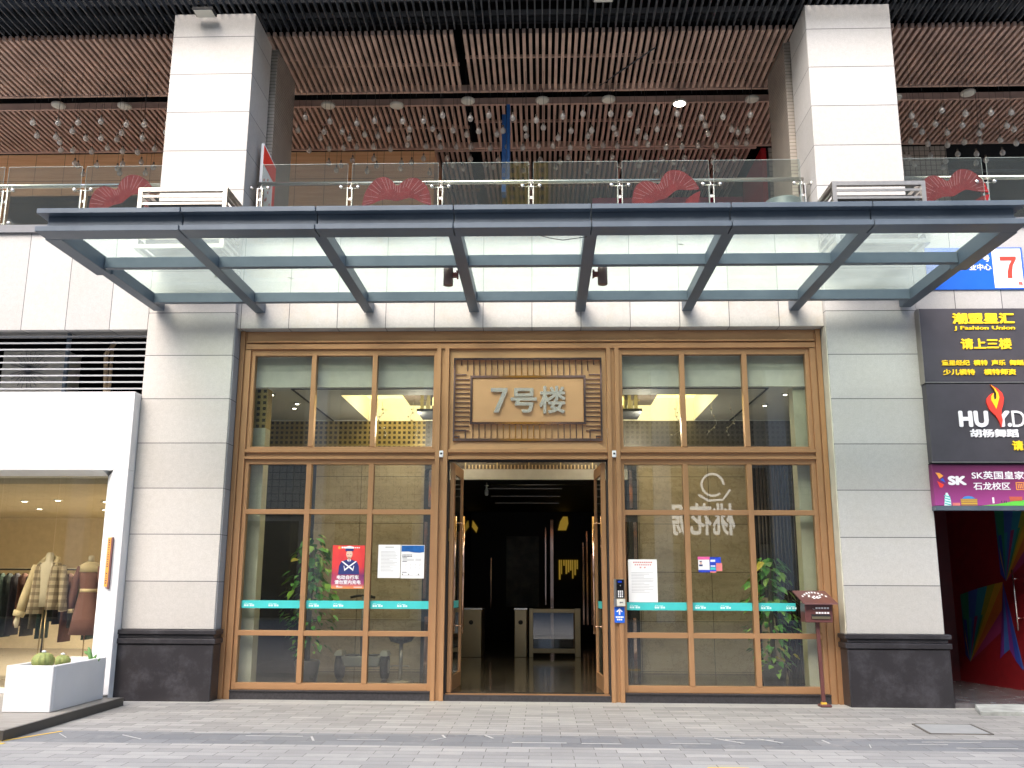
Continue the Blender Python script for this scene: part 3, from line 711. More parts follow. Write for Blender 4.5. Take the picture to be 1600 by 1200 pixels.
# door surround lining and threshold
mb = MB().box(-1.14, 1.14, Y0 + .0, .48, 0, .078); mb.build('door_sill', m_granite, sc)
B(-1.14, 1.14, .32, .36, .0785, .092).build('threshold_strip', m_brass, sc)
B(-1.14, 1.14, .30, .42, 3.28, 3.302).build('door_head', m_black, sc)
for s in (-1, 1):
    side = 'left' if s < 0 else 'right'
    def bb(m, x0, x1, y0, y1, z0_, z1_): m.box(*sorted((s * x0, s * x1)), y0, y1, z0_, z1_)
    m = MB(); bb(m, 1.143, 1.125, .30, .42, .08, 3.3); m.build('door_jamb', m_black, sc)
    d = thing('door', (s * 1.08, .4, .08), 'bronze framed glass door standing open on the %s of the doorway' % side, 'door', 'open entrance doors')
    m = MB(); bb(m, 1.115, 1.058, .40, .47, .095, 3.27)
    bb(m, 1.10, 1.052, .47, .55, .095, 3.27); bb(m, 1.05, 1.002, 1.28, 1.36, .095, 3.27)
    m.hexa([(s * 1.10, .55, .095), (s * 1.055, .55, .095), (s * 1.005, 1.28, .095), (s * 1.05, 1.28, .095)], [(s * 1.10, .55, .30), (s * 1.055, .55, .30), (s * 1.005, 1.28, .30), (s * 1.05, 1.28, .30)])
    m.hexa([(s * 1.10, .55, 3.12), (s * 1.055, .55, 3.12), (s * 1.005, 1.28, 3.12), (s * 1.05, 1.28, 3.12)], [(s * 1.10, .55, 3.27), (s * 1.055, .55, 3.27), (s * 1.005, 1.28, 3.27), (s * 1.05, 1.28, 3.27)])
    m.build('door_frame', m_brass, d)
    MB().hexa([(s * 1.078, .55, .30), (s * 1.070, .55, .30), (s * 1.022, 1.28, .30), (s * 1.030, 1.28, .30)], [(s * 1.078, .55, 3.12), (s * 1.070, .55, 3.12), (s * 1.022, 1.28, 3.12), (s * 1.030, 1.28, 3.12)]).build('door_glass', m_glass, d)
    m = MB().tube([(s * .97, 1.12, .85), (s * .97, 1.12, 2.55)], .018, 8)
    for z in (.95, 2.45): m.tube([(s * .97, 1.12, z), (s * 1.04, 1.125, z)], .010, 6)
    m.build('pull_handle', m_copper, d)
    MB().hexa([(s * 1.055, .62, 1.22), (s * 1.0535, .62, 1.22), (s * 1.0245, 1.05, 1.22), (s * 1.026, 1.05, 1.22)], [(s * 1.055, .62, 1.32), (s * 1.0535, .62, 1.32), (s * 1.0245, 1.05, 1.32), (s * 1.026, 1.05, 1.32)]).build('film_band', m_teal, d)

# ---- house sign over the door
B(-1.142, 1.142, .30, .40, 3.45, 4.933).build('sign_backing', m_brass2, sc)
sg = thing('building_sign', (0, .28, 3.5), 'bronze sign board with steel characters over the doorway, ringed by a ribbed frame', 'sign')
MB().prism([(-1.14, 3.45), (1.14, 3.45), (1.0, 3.55), (-1.0, 3.55)], .262, .035).build('sloped_ledge', m_brass2, sg)
B(-.80, .81, .245, .298, 3.84, 4.49).build('sign_plate', m_brass2, sg, bevel=.006)
mb = MB(); ya, yb = .225, .298
for x0, x1, z0, z1 in ((-1.075, 1.075, 4.755, 4.79), (-1.075, 1.075, 3.565, 3.60), (-1.075, -1.05, 3.60, 4.755), (1.05, 1.075, 3.60, 4.755),
                       (-.83, .84, 4.492, 4.525), (-.83, .84, 3.81, 3.838), (-.83, -.802, 3.838, 4.492), (.812, .84, 3.838, 4.492)): mb.box(x0, x1, ya, yb, z0, z1)
mb.build('rim', m_copper, sg)
mb = MB()
n = 23
for i in range(n):
    x = -.965 + i * 1.93 / (n - 1); zz = 4.527 + max(0, abs(x) - .80) * 1.0
    mb.box(x - .0065, x + .0065, ya + .05, yb, zz, 4.754)
    if abs(x) < .86: mb.box(x - .0065, x + .0065, ya + .05, yb, 3.601, 3.809)
for i in range(13):
    z = 3.72 + i * .83 / 12
    for s in (-1, 1):
        mb.box(*sorted((s * (.842 + max(0, z - 4.50)), s * 1.049)), ya + .05, yb, z - .0065, z + .0065)
for s in (-1, 1):
    for k in (.0, .09):
        mb.box(*sorted((s * (.89 + k), s * 1.049)), ya + .037, yb, 3.70 - k + .022, 3.715 - k + .022); mb.box(*sorted((s * (.89 + k), s * (.905 + k))), ya + .037, yb, 3.601, 3.722 - k)
mb.build('rib', m_copper, sg)
def seven(x0, x1, z0, z1, y, t, mat, par, nm):
    MB().prism([(x0 + a * (x1 - x0), z0 + b * (z1 - z0)) for a, b in ((0, 1), (1, 1), (1, .87), (.47, 0), (.17, 0), (.70, .845), (0, .845))], y, t).build(nm, mat, par)
seven(-.53, -.29, 3.975, 4.335, .20, .04, m_silver, sg, 'character')
text('号', -.245, .135, 3.972, 4.335, .222, m_silver, sg, .022, .028, 'character')
text('楼', .17, .55, 3.96, 4.365, .222, m_silver, sg, .022, .022, 'character')
for s in (-1, 1):
    k = thing('door_contact_box', (s * 1.235, .25, 3.4), 'tiny white sensor box on the %s post above the doorway' % ('left' if s < 0 else 'right'), 'sensor', 'white sensor boxes at the doorway')
    MB().box(s * 1.235 - .028, s * 1.235 + .028, .215, .249, 3.33, 3.425).build('sensor_case', m_whitetxt, k, bevel=.006); MB().box(s * 1.235 - .015, s * 1.235 + .015, .212, .2145, 3.37, 3.395).build('sensor_window', m_inkd, k)

# ---- teal film band on panes
spans = [(-4.02, -3.185), (-3.105, -2.285), (-2.205, -1.38), (1.38, 2.205), (2.285, 3.105), (3.185, 3.70)]
where = ['leftmost window pane', 'pane below the red poster', 'pane beside the doorway on the left', 'pane under the white notice', 'pane under the small colour cards', 'pane behind the letter box']
for (a, b), wv in zip(spans, where):
    k = thing('film_band', (a, .32, 1.26), 'teal printed safety band across the ' + wv, 'film band', 'teal safety bands on the glass')
    B(a, b, .3265, .3285, 1.213, 1.32).build('band_film', m_teal, k)
    mb = MB(); x = a + .04
    while x < b - .12:
        for j in range(4):
            if j == 2: pass
            mb.box(x + j * .034 + (.012 if j > 1 else 0), x + j * .034 + .027 + (.012 if j > 1 else 0), .3245, .3262, 1.238, 1.262)
        mb.tube([(x, .3255, 1.268), (x + .02, .3255, 1.285), (x + .03, .3255, 1.272), (x + .05, .3255, 1.282)], .003, 4); mb.box(x + .062, x + .115, .3245, .3262, 1.268, 1.276)
        x += .345
    mb.build('printed_logo', m_tealw, k)

# ---- posters
def poly(mb, pts, cx, cz, sx, sz, y, t=.0012): mb.prism([(cx + px * sx, cz + pz * sz) for px, pz in pts], y, t)
pz = thing('red_poster', (-2.53, .32, 1.48), 'red poster of an officer in navy uniform with white characters on the left window', 'poster')
def postermat():
    t = NT('red_poster_print'); x, y, z = t.sep(t.pos())
    u = t.math('DIVIDE', t.math('SUBTRACT', z, 1.485), .6); v = t.math('DIVIDE', t.math('ADD', x, 2.76), .46)
    c = t.ramp(u, [(0, L(.80, .30, .08)), (.12, L(.35, .05, .16)), (.3, L(.09, .02, .12)), (.5, L(.55, .03, .05)), (1, L(.72, .045, .045))])
    n = t.noise(2.4, 2, t.comb(t.math('MULTIPLY', x, 3.), y, z)); c = t.mix(t.math('MULTIPLY', t.ramp(n, [(.45, L(0, 0, 0)), (.6, L(1, 1, 1))]), .35), c, L(.85, .08, .05))
    t.set(col=c, rough=.45); return t.m
MB().box(-2.76, -2.30, .322, .325, 1.485, 2.085).build('poster_sheet', postermat(), pz)
X, Zc = -2.52, 1.80
navy = plain('navy_print', (.02, .03, .16), .5); skin = plain('skin_print', (.80, .50, .38), .5); wht = m_whitetxt
mb = MB(); poly(mb, [(-.15, -.12), (.15, -.12), (.14, .0), (.11, .06), (.04, .085), (-.04, .085), (-.11, .06), (-.14, .0)], X, Zc, 1, 1, .3205)
mb.build('officer_jacket', navy, pz)
mb = MB(); poly(mb, [(.045 * math.cos(a), .165 + .06 * math.sin(a) * (1.1 if math.sin(a) < 0 else .9)) for a in [i * math.pi / 8 for i in range(16)]], X, Zc, 1, 1, .3192)
poly(mb, [(-.02, .07), (.02, .07), (.02, .12), (-.02, .12)], X, Zc, 1, 1, .3192); mb.build('officer_face', skin, pz)
mb = MB(); poly(mb, [(-.055, .205), (.055, .205), (.06, .225), (.055, .24), (-.055, .24), (-.06, .225)], X, Zc, 1, 1, .318); poly(mb, [(-.028, .15), (-.012, .155), (-.012, .162), (-.028, .158)], X, Zc, 1, 1, .318); poly(mb, [(.028, .15), (.012, .155), (.012, .162), (.028, .158)], X, Zc, 1, 1, .318); mb.build('officer_cap_band', navy, pz)
mb = MB(); poly(mb, [(-.06, .241), (.06, .241), (.065, .262), (.02, .275), (-.02, .275), (-.065, .262)], X, Zc, 1, 1, .318); mb.build('officer_cap', wht, pz); mb = MB()
for q in ([(-.11, .06), (-.09, .065), (.06, -.045), (.045, -.06)], [(.11, .06), (.09, .065), (-.06, -.045), (-.045, -.06)]): poly(mb, q, X, Zc, 1, 1, .3185)
for q in ([(-.075, .0), (-.066, .0), (-.05, -.07), (-.062, -.07)], [(.075, .0), (.066, .0), (.05, -.07), (.062, -.07)], [(-.03, .085), (.03, .085), (0, .04)]): poly(mb, q, X, Zc, 1, 1, .3175)
mb.build('officer_sash', wht, pz)
MB().prism([(X - .005, Zc + .09), (X + .005, Zc + .09), (X + .008, Zc + .05), (X, Zc + .03), (X - .008, Zc + .05)], .3168, .001).build('officer_tie', navy, pz)
text('电动自行车', -2.685, -2.375, 1.612, 1.672, .320, wht, pz, .0012, .03)
text('请勿室内充电', -2.715, -2.345, 1.545, 1.605, .320, wht, pz, .0012, .03)
mb = MB().prism([(-2.665 + .02 * math.cos(i * .4), 2.052 + .02 * math.sin(i * .4)) for i in range(16)], .3205, .0012); mb.build('round_emblem', m_orange, pz)
mb = MB()
for i in range(4): mb.box(-2.635 + i * .03, -2.61 + i * .03, .3205, .3216, 2.043, 2.066)
for i in range(5): mb.box(-2.50 + i * .027, -2.482 + i * .027, .3205, .3216, 2.045, 2.061)
for i in range(8): mb.box(-2.44 + i * .015, -2.43 + i * .015, .3205, .3216, 1.50, 1.512)
mb.box(-2.69, -2.66, .3205, .3216, 1.515, 1.525); mb.box(-2.69, -2.60, .3205, .3216, 1.503, 1.511)
mb.build('small_print', wht, pz)
def sheet(name, x0, x1, z0, z1, label, cat='notice'):
    k = thing(name, ((x0 + x1) / 2, .32, z0), label, cat); MB().box(x0, x1, .323, .3245, z0, z1).build('paper_sheet', m_paper, k); return k
k = sheet('paper_notice', -2.11, -1.795, 1.635, 2.095, 'plain white typed notice left of the blue topped sheet')
mb = MB(); random.seed(5)
z = 2.0
while z > 1.70:
    mb.box(-2.07, -2.07 + random.uniform(.12, .24), .3215, .3226, z, z + .005); z -= .019
mb.box(-2.01, -1.89, .3215, .3226, 2.055, 2.068); mb.build('small_print', m_ink, k)
k = sheet('icon_notice', -1.785, -1.455, 1.63, 2.093, 'white notice with blue wavy header and small icons', 'notice')
MB().prism([(-1.78, 2.085), (-1.46, 2.085), (-1.46, 1.995), (-1.52, 1.985), (-1.60, 1.988), (-1.68, 2.002), (-1.78, 2.0)], .3212, .0014).build('blue_header', plain('blue_print', (.01, .10, .35), .4, var=.3, scale=12), k)
mb = MB()
for i in range(7): mb.box(-1.765 + i * .02, -1.751 + i * .02, .3212, .3226, 1.928, 1.944); mb.box(-1.765 + i * .02, -1.751 + i * .02, .3212, .3226, 1.952, 1.96)
for z in (1.91, 1.86, 1.71): mb.box(-1.765, -1.70, .3212, .3226, z, z + .008)
for x in (-1.765, -1.68, -1.54): mb.prism([(x + .008 + .009 * math.cos(i * .7), 1.685 + .009 * math.sin(i * .7)) for i in range(9)], .3212, .0014)
mb.build('heading_print', m_inkd, k)
mb = MB()
for r in range(2):
    for i in range(4): mb.bar((-1.72 + i * .066, .322, 1.76 + r * .045), (-1.705 + i * .066, .322, 1.785 + r * .045), .012, .002)
for i, z in enumerate((1.895, 1.885, 1.875, 1.667)): mb.box(-1.76, -1.60, .3212, .3226, z, z + .004); mb.box(-1.58, -1.50, .3212, .3226, z, z + .004)
mb.build('small_print', m_ink, k)
k = sheet('tall_notice', 1.41, 1.81, 1.322, 1.905, 'tall white typed notice with red heading right of the doorway')
mb = MB(); z = 1.72; random.seed(9)
while z > 1.44: mb.box(1.45, 1.45 + random.choice((.30, .31, .18, .31, .25)), .3215, .3226, z, z + .005); z -= .0205
mb.build('small_print', m_ink, k)
mb = MB()
for i in range(9): mb.box(1.48 + i * .03, 1.50 + i * .03, .3215, .3226, 1.855, 1.872)
for i in range(8): mb.box(1.50 + i * .03, 1.518 + i * .03, .3215, .3226, 1.823, 1.838)
for i in range(2): mb.box(1.57 + i * .06, 1.59 + i * .06, .3215, .3226, 1.785, 1.802)
mb.build('red_heading', m_redink, k)
k = thing('colour_cards', (2.55, .32, 1.73), 'cluster of small pink, blue and red printed cards on the right window', 'cards')
MB().box(2.385, 2.54, .323, .3245, 1.745, 1.94).build('name_card', m_paper, k)
mb = MB().box(2.38, 2.545, .3215, .3228, 1.905, 1.945); mb.build('pink_header', plain('pink_print', (.75, .12, .35), .4), k)
mb = MB().box(2.385, 2.545, .3215, .3228, 1.732, 1.765); mb.box(2.545, 2.63, .3215, .3228, 1.745, 1.94); mb.box(2.63, 2.70, .3215, .3228, 1.86, 1.94); mb.build('blue_print', plain('cobalt_print', (.02, .06, .55), .4, var=.3, scale=30), k)
mb = MB().box(2.555, 2.62, .320, .3213, 1.875, 1.905); mb.box(2.555, 2.62, .320, .3213, 1.81, 1.825); mb.build('white_print', wht, k)
mb = MB().box(2.55, 2.625, .320, .3213, 1.765, 1.80); mb.build('teal_print', m_teal, k)
mb = MB().box(2.632, 2.715, .323, .3242, 1.75, 1.858); mb.box(2.632, 2.715, .320, .3213, 1.75, 1.765); mb.box(2.545, 2.63, .320, .3213, 1.728, 1.744); mb.build('red_card', plain('rose_print', (.75, .22, .22), .4), k)
mb = MB().prism([(2.42 + .016 * math.cos(i * .6), 1.86 + .02 * math.sin(i * .6)) for i in range(11)], .3215, .0012); mb.build('portrait_face', skin, k)
mb = MB().box(2.395, 2.445, .3205, .3218, 1.815, 1.838); mb.box(2.404, 2.436, .3200, .3213, 1.872, 1.886); mb.build('portrait_suit', navy, k)

# ---- intercom and arrow sign on the right post
k = thing('door_intercom', (1.27, .2, 1.36), 'black keypad intercom in a steel hood on the right door post', 'intercom')
MB().box(1.193, 1.338, .165, .219, 1.375, 1.635).build('hood', m_chrome, k, bevel=.004)
MB().box(1.228, 1.332, .155, .1645, 1.38, 1.628).build('face_plate', m_blackgloss, k)
MB().box(1.245, 1.30, .1525, .1548, 1.585, 1.61).build('display', plain('blue_display', (.01, .04, .35), .2), k)
mb = MB()
for i in range(3):
    for j in range(4): mb.box(1.245 + i * .026, 1.262 + i * .026, .151, .1548, 1.39 + j * .024, 1.406 + j * .024)
mb.build('key', m_whitetxt, k); MB().tube([(1.28, .156, 1.545), (1.28, .150, 1.545)], .007, 8).build('lens', m_chrome, k)
k = thing('card_reader', (1.28, .2, 1.27), 'cream card reader box just below the intercom', 'card reader')
MB().box(1.228, 1.343, .14, .219, 1.268, 1.368).build('reader_case', plain('cream_plastic', (.62, .60, .53), .4), k, bevel=.006); MB().prism([(1.262, 1.32), (1.28, 1.33), (1.28, 1.325), (1.312, 1.325), (1.312, 1.315), (1.28, 1.315), (1.28, 1.308)], .1375, .002).build('card_symbol', m_inkd, k)
MB().box(1.193, 1.226, .17, .219, 1.262, 1.372).build('grey_side_box', m_coping, k)
k = thing('arrow_sign', (1.27, .2, 1.05), 'small blue sign with a white up arrow below the card reader', 'sign')
MB().box(1.198, 1.336, .205, .219, 1.048, 1.258).build('sign_face', m_blue, k)
MB().prism([(1.267, 1.242), (1.312, 1.195), (1.296, 1.190), (1.277, 1.208), (1.277, 1.155), (1.257, 1.155), (1.257, 1.208), (1.238, 1.190), (1.222, 1.195)], .2025, .002).build('arrow', wht, k)
mb = MB()
for i in range(5): mb.box(1.215 + i * .022, 1.232 + i * .022, .2025, .2045, 1.112, 1.134)
for i in range(3): mb.box(1.23 + i * .026, 1.25 + i * .026, .2025, .2045, 1.080, 1.100)
mb.build('small_print', wht, k)

# ---- letter box
k = thing('letter_box', (3.9, -.02, 0), 'maroon letter box with sloping lid on a thin post by the right pillar', 'letter box')
MB().hexa([(3.88, -.04, .06), (3.925, -.04, .06), (3.925, .0, .06), (3.88, .0, .06)], [(3.86, -.04, 1.08), (3.905, -.04, 1.08), (3.905, .0, 1.08), (3.86, .0, 1.08)]).build('post', m_maroon, k)
body = MB().box(3.70, 4.06, -.13, .10, 1.08, 1.335).build('box_body', m_maroon, k, bevel=.004)
MB().hexa([(3.665, -.22, 1.315), (4.115, -.22, 1.315), (4.115, -.215, 1.33), (3.665, -.215, 1.33)], [(3.62, .16, 1.475), (4.06, .16, 1.475), (4.06, .165, 1.49), (3.62, .165, 1.49)]).build('lid', m_maroon, k)
mb = MB(); 
for i in range(9):  # arc of characters on the lid
    u = (i - 4) / 4; xx = 3.865 + u * .155; s_ = .52 + .3 * (1 - u * u); yy = -.22 + .38 * s_; zz = 1.33 + .16 * s_ + .004
    mb.hexa([(xx - .011, yy - .02, zz - .008), (xx + .011, yy - .02, zz - .008), (xx + .011, yy - .018, zz - .006), (xx - .011, yy - .018, zz - .006)], [(xx - .011, yy + .02, zz + .009), (xx + .011, yy + .02, zz + .009), (xx + .011, yy + .022, zz + .011), (xx - .011, yy + .022, zz + .011)])
for xx, s_ in ((3.79, .5), (3.80, .6), (3.835, .45), (3.86, .52), (3.88, .42), (3.90, .5), (3.845, .36), (3.93, .45), (3.94, .58), (3.90, .38)):
    yy = -.22 + .38 * s_; zz = 1.33 + .16 * s_ + .004; mb.hexa([(xx - .014, yy - .014, zz - .006), (xx + .014, yy - .012, zz - .006), (xx + .014, yy - .010, zz - .004), (xx - .014, yy - .010, zz - .004)], [(xx - .008, yy + .012, zz + .005), (xx + .016, yy + .014, zz + .005), (xx + .016, yy + .016, zz + .007), (xx - .008, yy + .016, zz + .007)])
mb.build('lid_print', wht, k)
mb = MB()
for i in range(5): mb.box(3.84 + i * .037, 3.868 + i * .037, -.1335, -.1312, 1.255, 1.278); mb.box(3.84 + i * .037, 3.868 + i * .037, -.1335, -.1312, 1.193, 1.216)
mb.bar((3.80, -.132, 1.262), (3.825, -.132, 1.245), .01, .002); mb.build('front_print', wht, k)
MB().box(3.78, 4.03, -.136, -.1315, 1.125, 1.185).build('slot', m_black, k); MB().box(3.785, 4.025, -.145, -.1365, 1.125, 1.158).build('slot_flap', m_champagne, k)
MB().box(3.872, 3.935, -.05, .01, .035, .06).build('yellow_tape', m_yelpaint, k); MB().box(3.84, 3.99, -.10, .06, .001, .034).build('foot_plate', m_maroon, k, bevel=.01)

# ================================================================== LOBBY
B(-5.18, 5.18, .46, 12.2, .0, .10).build('floor', m_lobbyfloor)['kind'] = 'structure'
lb = thing('lobby_walls', (0, 3.4, .1), 'beige marble lobby walls with perforated gold frieze behind the glazed screen', 'wall')
for s in (-1, 1):
    def bb(x0, x1, y0, y1, z0, z1): return MB().box(*sorted((s * x0, s * x1)), y0, y1, z0, z1)
    bb(1.86, 3.80, 3.4, 3.5, .1, 3.72).build('marble_panel', m_marble, lb)
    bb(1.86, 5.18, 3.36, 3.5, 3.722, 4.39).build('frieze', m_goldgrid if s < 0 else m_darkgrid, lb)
    bb(3.802, 5.18, 3.42, 3.5, .1, 3.72).build('dark_mirror_panel', m_blackgloss, lb)
    bb(4.9, 5.18, .5, 3.4, .1, 4.39).build('side_panel', m_navy, lb)
    # pilaster near the glass
    bb(3.88, 4.24, .50, .75, .1, 3.80).build('pilaster', m_pale, lb)
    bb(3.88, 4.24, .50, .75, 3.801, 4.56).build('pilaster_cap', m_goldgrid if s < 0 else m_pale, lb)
    # inner dark column with copper strips
    bb(1.70, 1.858, 3.30, 3.5, .1, 3.72).build('dark_column', m_black, lb)
    for a, z0, z1 in ((1.74, .1, 1.0), (1.78, 1.3, 2.6), (1.72, 2.85, 3.5)):
        bb(a, a + .055, 3.275, 3.298, z0, z1).build('copper_strip', m_copper, lb)
mb = MB()
for i in range(14):
    x = 3.95 + i * .06; mb.tube([(x, 3.34, .1), (x, 3.34, 3.6)], random.uniform(.008, .022), 6)
tag(mb.build('slat_screen', plain('dark_red_brown_slats', (.035, .018, .015), .4, var=.5, scale=8)), 'dark vertical slat screen in the right corner of the lobby', 'screen')
# ceiling with cove
ce = MB()
for x0, x1, y0, y1 in ((-5.18, -2.9, .5, 3.36), (2.9, 5.18, .5, 3.36), (-2.9, 2.9, .5, 1.05)): ce.box(x0, x1, y0, y1, 4.40, 4.46)
ce.box(-2.9, 2.9, 1.05, 1.09, 4.461, 4.80); ce.box(-2.94, -2.9, 1.05, 3.36, 4.461, 4.80); ce.box(2.9, 2.94, 1.05, 3.36, 4.461, 4.80)
struct(ce.build('ceiling', m_lobbyceil))
B(-5.18, 5.18, .44, .5, 4.40, 5.3).build('window_bulkhead', plain('white_bulkhead_paint', (.76, .73, .67), .6), lb)
B(-5.18, 5.18, 3.361, 3.5, 4.391, 5.3).build('cove_end', m_lobbyceil, lb)
B(-5.18, 5.18, .5, 3.5, 5.3, 5.35).build('upper_ceiling', m_lobbyceil, lb)
struct(B(-2.9, 2.9, 1.09, 3.36, 4.80, 4.85).build('cove_ceiling', m_cove))
tr_ = MB()
for x in (-3.53, 3.53): tr_.box(x - .015, x + .015, .53, 3.35, 4.388, 4.399)
tr_.box(-3.515, 3.515, .53, .56, 4.388, 4.399)
tag(tr_.build('ceiling_track', m_black), 'black rectangular track set in the lobby ceiling', 'track')
B(-2.1, 2.1, 1.5, 3.0, 4.60, 4.66).build('inner_tray', plain('brown_tray', (.16, .12, .09), .5), lb)
for i, (x, y) in enumerate(((-3.95, .95), (-3.75, 1.7), (-3.9, 2.1), (3.9, 1.0), (3.8, 1.9))):
    k = thing('lobby_downlight', (x, y, 4.39), 'small recessed downlight in the lobby ceiling, ' + ('front left', 'middle left', 'rear left', 'front right', 'rear right')[i], 'downlight', 'lobby downlights')
    MB().lathe((x, y, 4.385), [(.03, 0), (.055, .001), (.055, .013)], 14).build('trim_ring', m_chrome, k); MB().lathe((x, y, 4.379), [(.0, .0), (.028, .002), (.028, .005)], 12).build('lens', m_spot, k)
def lamp_fill_light(par, loc, e, col, size=.08):
    l = bpy.data.lights.new('lamp_fill_light', 'SPOT' if size < .1 else 'POINT'); l.energy = e
    if size < .1: l.spot_size = R(130); l.spot_blend = .8
    l.color = col; l.shadow_soft_size = size
    o = bpy.data.objects.new('lamp_fill_light', l); COL.objects.link(o); o.parent = par; o.location = loc
for o in [o for o in COL.objects if o.name.startswith('lobby_downlight')]: lamp_fill_light(o, (0, 0, -.12), 10, (1, .88, .68))
# chandelier
ch = thing('chandelier', (0, 2.2, 4.1), 'long two tier glass rod chandelier behind the house sign', 'chandelier')
for (hw, z0, z1, y0, y1, p, nm) in ((1.74, 4.33, 4.60, 1.85, 2.55, .105, 'upper_tier'), (1.42, 3.80, 4.27, 2.0, 2.4, .095, 'lower_tier')):
    mb = MB(); x = -hw
    while x <= hw + .001:
        for y in (y0, y1): mb.box(x - .027, x + .027, y - .012, y + .012, z0, z1)
        x += p
    mb.build(nm, m_crystal, ch)
B(-1.82, 1.82, 1.8, 2.6, 4.28, 4.325).build('frame_plate', m_black, ch)
mb = MB(); 
for z in (4.47, 4.05): mb.box(-1.8 + (.35 if z < 4.2 else 0), 1.8 - (.35 if z < 4.2 else 0), 1.9, 1.93, z, z + .018)
mb.build('band', m_champagne, ch)
for x in (-1.2, 1.2): MB().tube([(x, 2.2, 4.6), (x, 2.2, 4.80)], .012, 6).build('hanger', m_black, ch)
mb = MB()
for x, y in ((-1.0, 1.82), (-.4, 1.82), (.5, 1.82), (1.15, 1.82), (1.5, 1.82), (-1.55, 1.82)): mb.box(x - .012, x + .012, y, y + .01, 4.38, 4.52)
mb.build('lit_rod', emit('lit_rod_glow', (1., .85, .35), 4.), ch)
for x in (-1.0, 1.0): lamp_fill_light(ch, (x, 0, -.06), 16, (1, .88, .66), .15)
for x in (-1.9, 1.9): lamp_fill_light(ch, (x, 0, .0), 12, (1, .92, .78), .12)  # added fill lights past the chandelier ends, to lift the lobby ceiling
# bead strings
for bi, bx0 in enumerate((-2.35, -1.85, 2.35, 2.9, 3.2)):
    random.seed(30 + bi); mb = MB(); pts = [(bx0 + .10 * math.sin(j * .9 + bi) * (j / 9), 1.6, 4.40 - j * .06) for j in range(10)]
    mb.tube(pts, .003, 4)
    for p in pts[2:]:
        if random.random() < .8: mb.lathe((p[0] + random.uniform(-.04, .04), p[1], p[2]), [(.002, -.014), (.014, -.006), (.014, .006), (.002, .014)], 6)
    o = mb.build('bead_string', m_chrome, loc=(bx0, 1.6, 4.4)); tag(o, ('bead string hanging beside the cove edge in the left window', 'bead string near the chandelier in the left window', 'bead string nearest the chandelier in the right window', 'middle bead string in the right window', 'bead string furthest right in the lobby')[bi], 'bead string', 'bead strings in the lobby')

# corridor
co = thing('corridor_walls', (0, 8, .1), 'black glossy corridor walls beyond the open doorway', 'wall')
B(-1.86, 1.86, 3.30, 3.42, 3.34, 3.52).build('bulkhead', plain('taupe_bulkhead', (.36, .34, .30), .5), co)
B(-1.86, 1.86, 3.33, 3.42, 3.522, 4.39).build('frieze', m_darkgrid, co)
mb = MB()
for i in range(38): mb.box(-1.15 + i * .062, -1.13 + i * .062, 3.315, 3.329, 3.53, 3.60 if (i % 9) else 3.68)
mb.build('gold_fringe', m_champagne, co)
B(-1.95, -1.70, 3.51, 12, .1, 3.4).build('black_wall', m_blackgloss, co); B(1.70, 1.95, 3.51, 12, .1, 3.4).build('black_wall', m_blackgloss, co)
B(-1.69, 1.69, 12, 12.1, .1, 3.4).build('end_wall', m_black, co); B(-1.95, 1.95, 3.43, 12.1, 3.405, 3.5).build('black_ceiling', m_black, co)
for y, x in ((5.2, -1.685), (7.5, -1.685), (4.2, 1.66), (5.0, 1.66), (5.8, 1.66), (6.7, 1.66), (8.2, 1.66)):
    B(x, x + .025, y, y + .09, .5, 2.9).build('metal_strip', m_copper if y < 6 else m_champagne, co)
B(.42, .50, 11.9, 11.98, .1, 3.2).build('metal_strip', m_copper, co)
mb = MB(); random.seed(6)
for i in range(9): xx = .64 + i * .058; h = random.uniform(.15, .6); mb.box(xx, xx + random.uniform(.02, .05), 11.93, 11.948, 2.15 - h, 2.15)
mb.build('reflection_slats', m_goldreflect, co); MB().prism([(.62, 2.92), (.84, 2.92), (.90, 3.1), (.88, 3.28), (.76, 3.28), (.68, 3.15)], 11.95, .03).build('yellow_glint', m_goldreflect, co); MB().prism([(-1.66, 3.0), (-1.54, 2.85), (-1.5, 2.98), (-1.64, 3.18)], 11.95, .03).build('yellow_glint', m_goldreflect, co)  # glowing slats and glints stand in for gold mirrored in the black walls
for xx, z1 in ((1.26, 2.6), (1.36, 2.9), (1.48, 2.3), (1.58, 3.1)): B(xx, xx + .04, 11.9, 11.96, .5, z1).build('metal_strip', m_copper, co)
for xx, z0, z1 in ((-1.15, .9, 2.2), (.28, 1.0, 3.0)): B(xx, xx + .03, 11.9, 11.96, z0, z1).build('metal_strip', m_copper, co)
B(1.655, 1.69, 6.9, 7.4, 1.25, 2.15).build('reflection_panel', m_goldreflect, co); B(1.655, 1.69, 7.8, 8.1, 1.0, 2.1).build('reflection_panel', m_goldreflect, co); B(1.655, 1.69, 5.9, 6.1, 2.35, 2.7).build('reflection_panel', m_goldreflect, co); B(-1.69, -1.655, 6.2, 6.5, 2.4, 2.65).build('reflection_panel', m_goldreflect, co)  # more glowing patches for yellow reflections along the side walls
mb = MB()
for y in (5.5, 7.2, 9.0): mb.box(-.9, .6, y, y + .03, 3.385, 3.403)
mb.build('ceiling_strip', m_chrome, co)
k = thing('painting', (-.3, 11.97, .9), 'dark framed painting on the far wall of the corridor', 'painting')
def paint():
    t = NT('dark_landscape_print'); n = t.noise(2.5, 7, t.pos(), .7); t.set(col=t.ramp(n, [(.4, L(.05, .052, .05)), (.7, L(.16, .15, .12))]), rough=.4); return t.m
B(-.74, .12, 11.95, 11.985, .95, 2.76).build('canvas', paint(), k)
mb = MB()
for a in ((-.80, -.74, 11.93, 11.99, .89, 2.82), (.12, .18, 11.93, 11.99, .89, 2.82), (-.74, .12, 11.93, 11.99, .89, .95), (-.74, .12, 11.93, 11.99, 2.76, 2.82)): mb.box(*a)
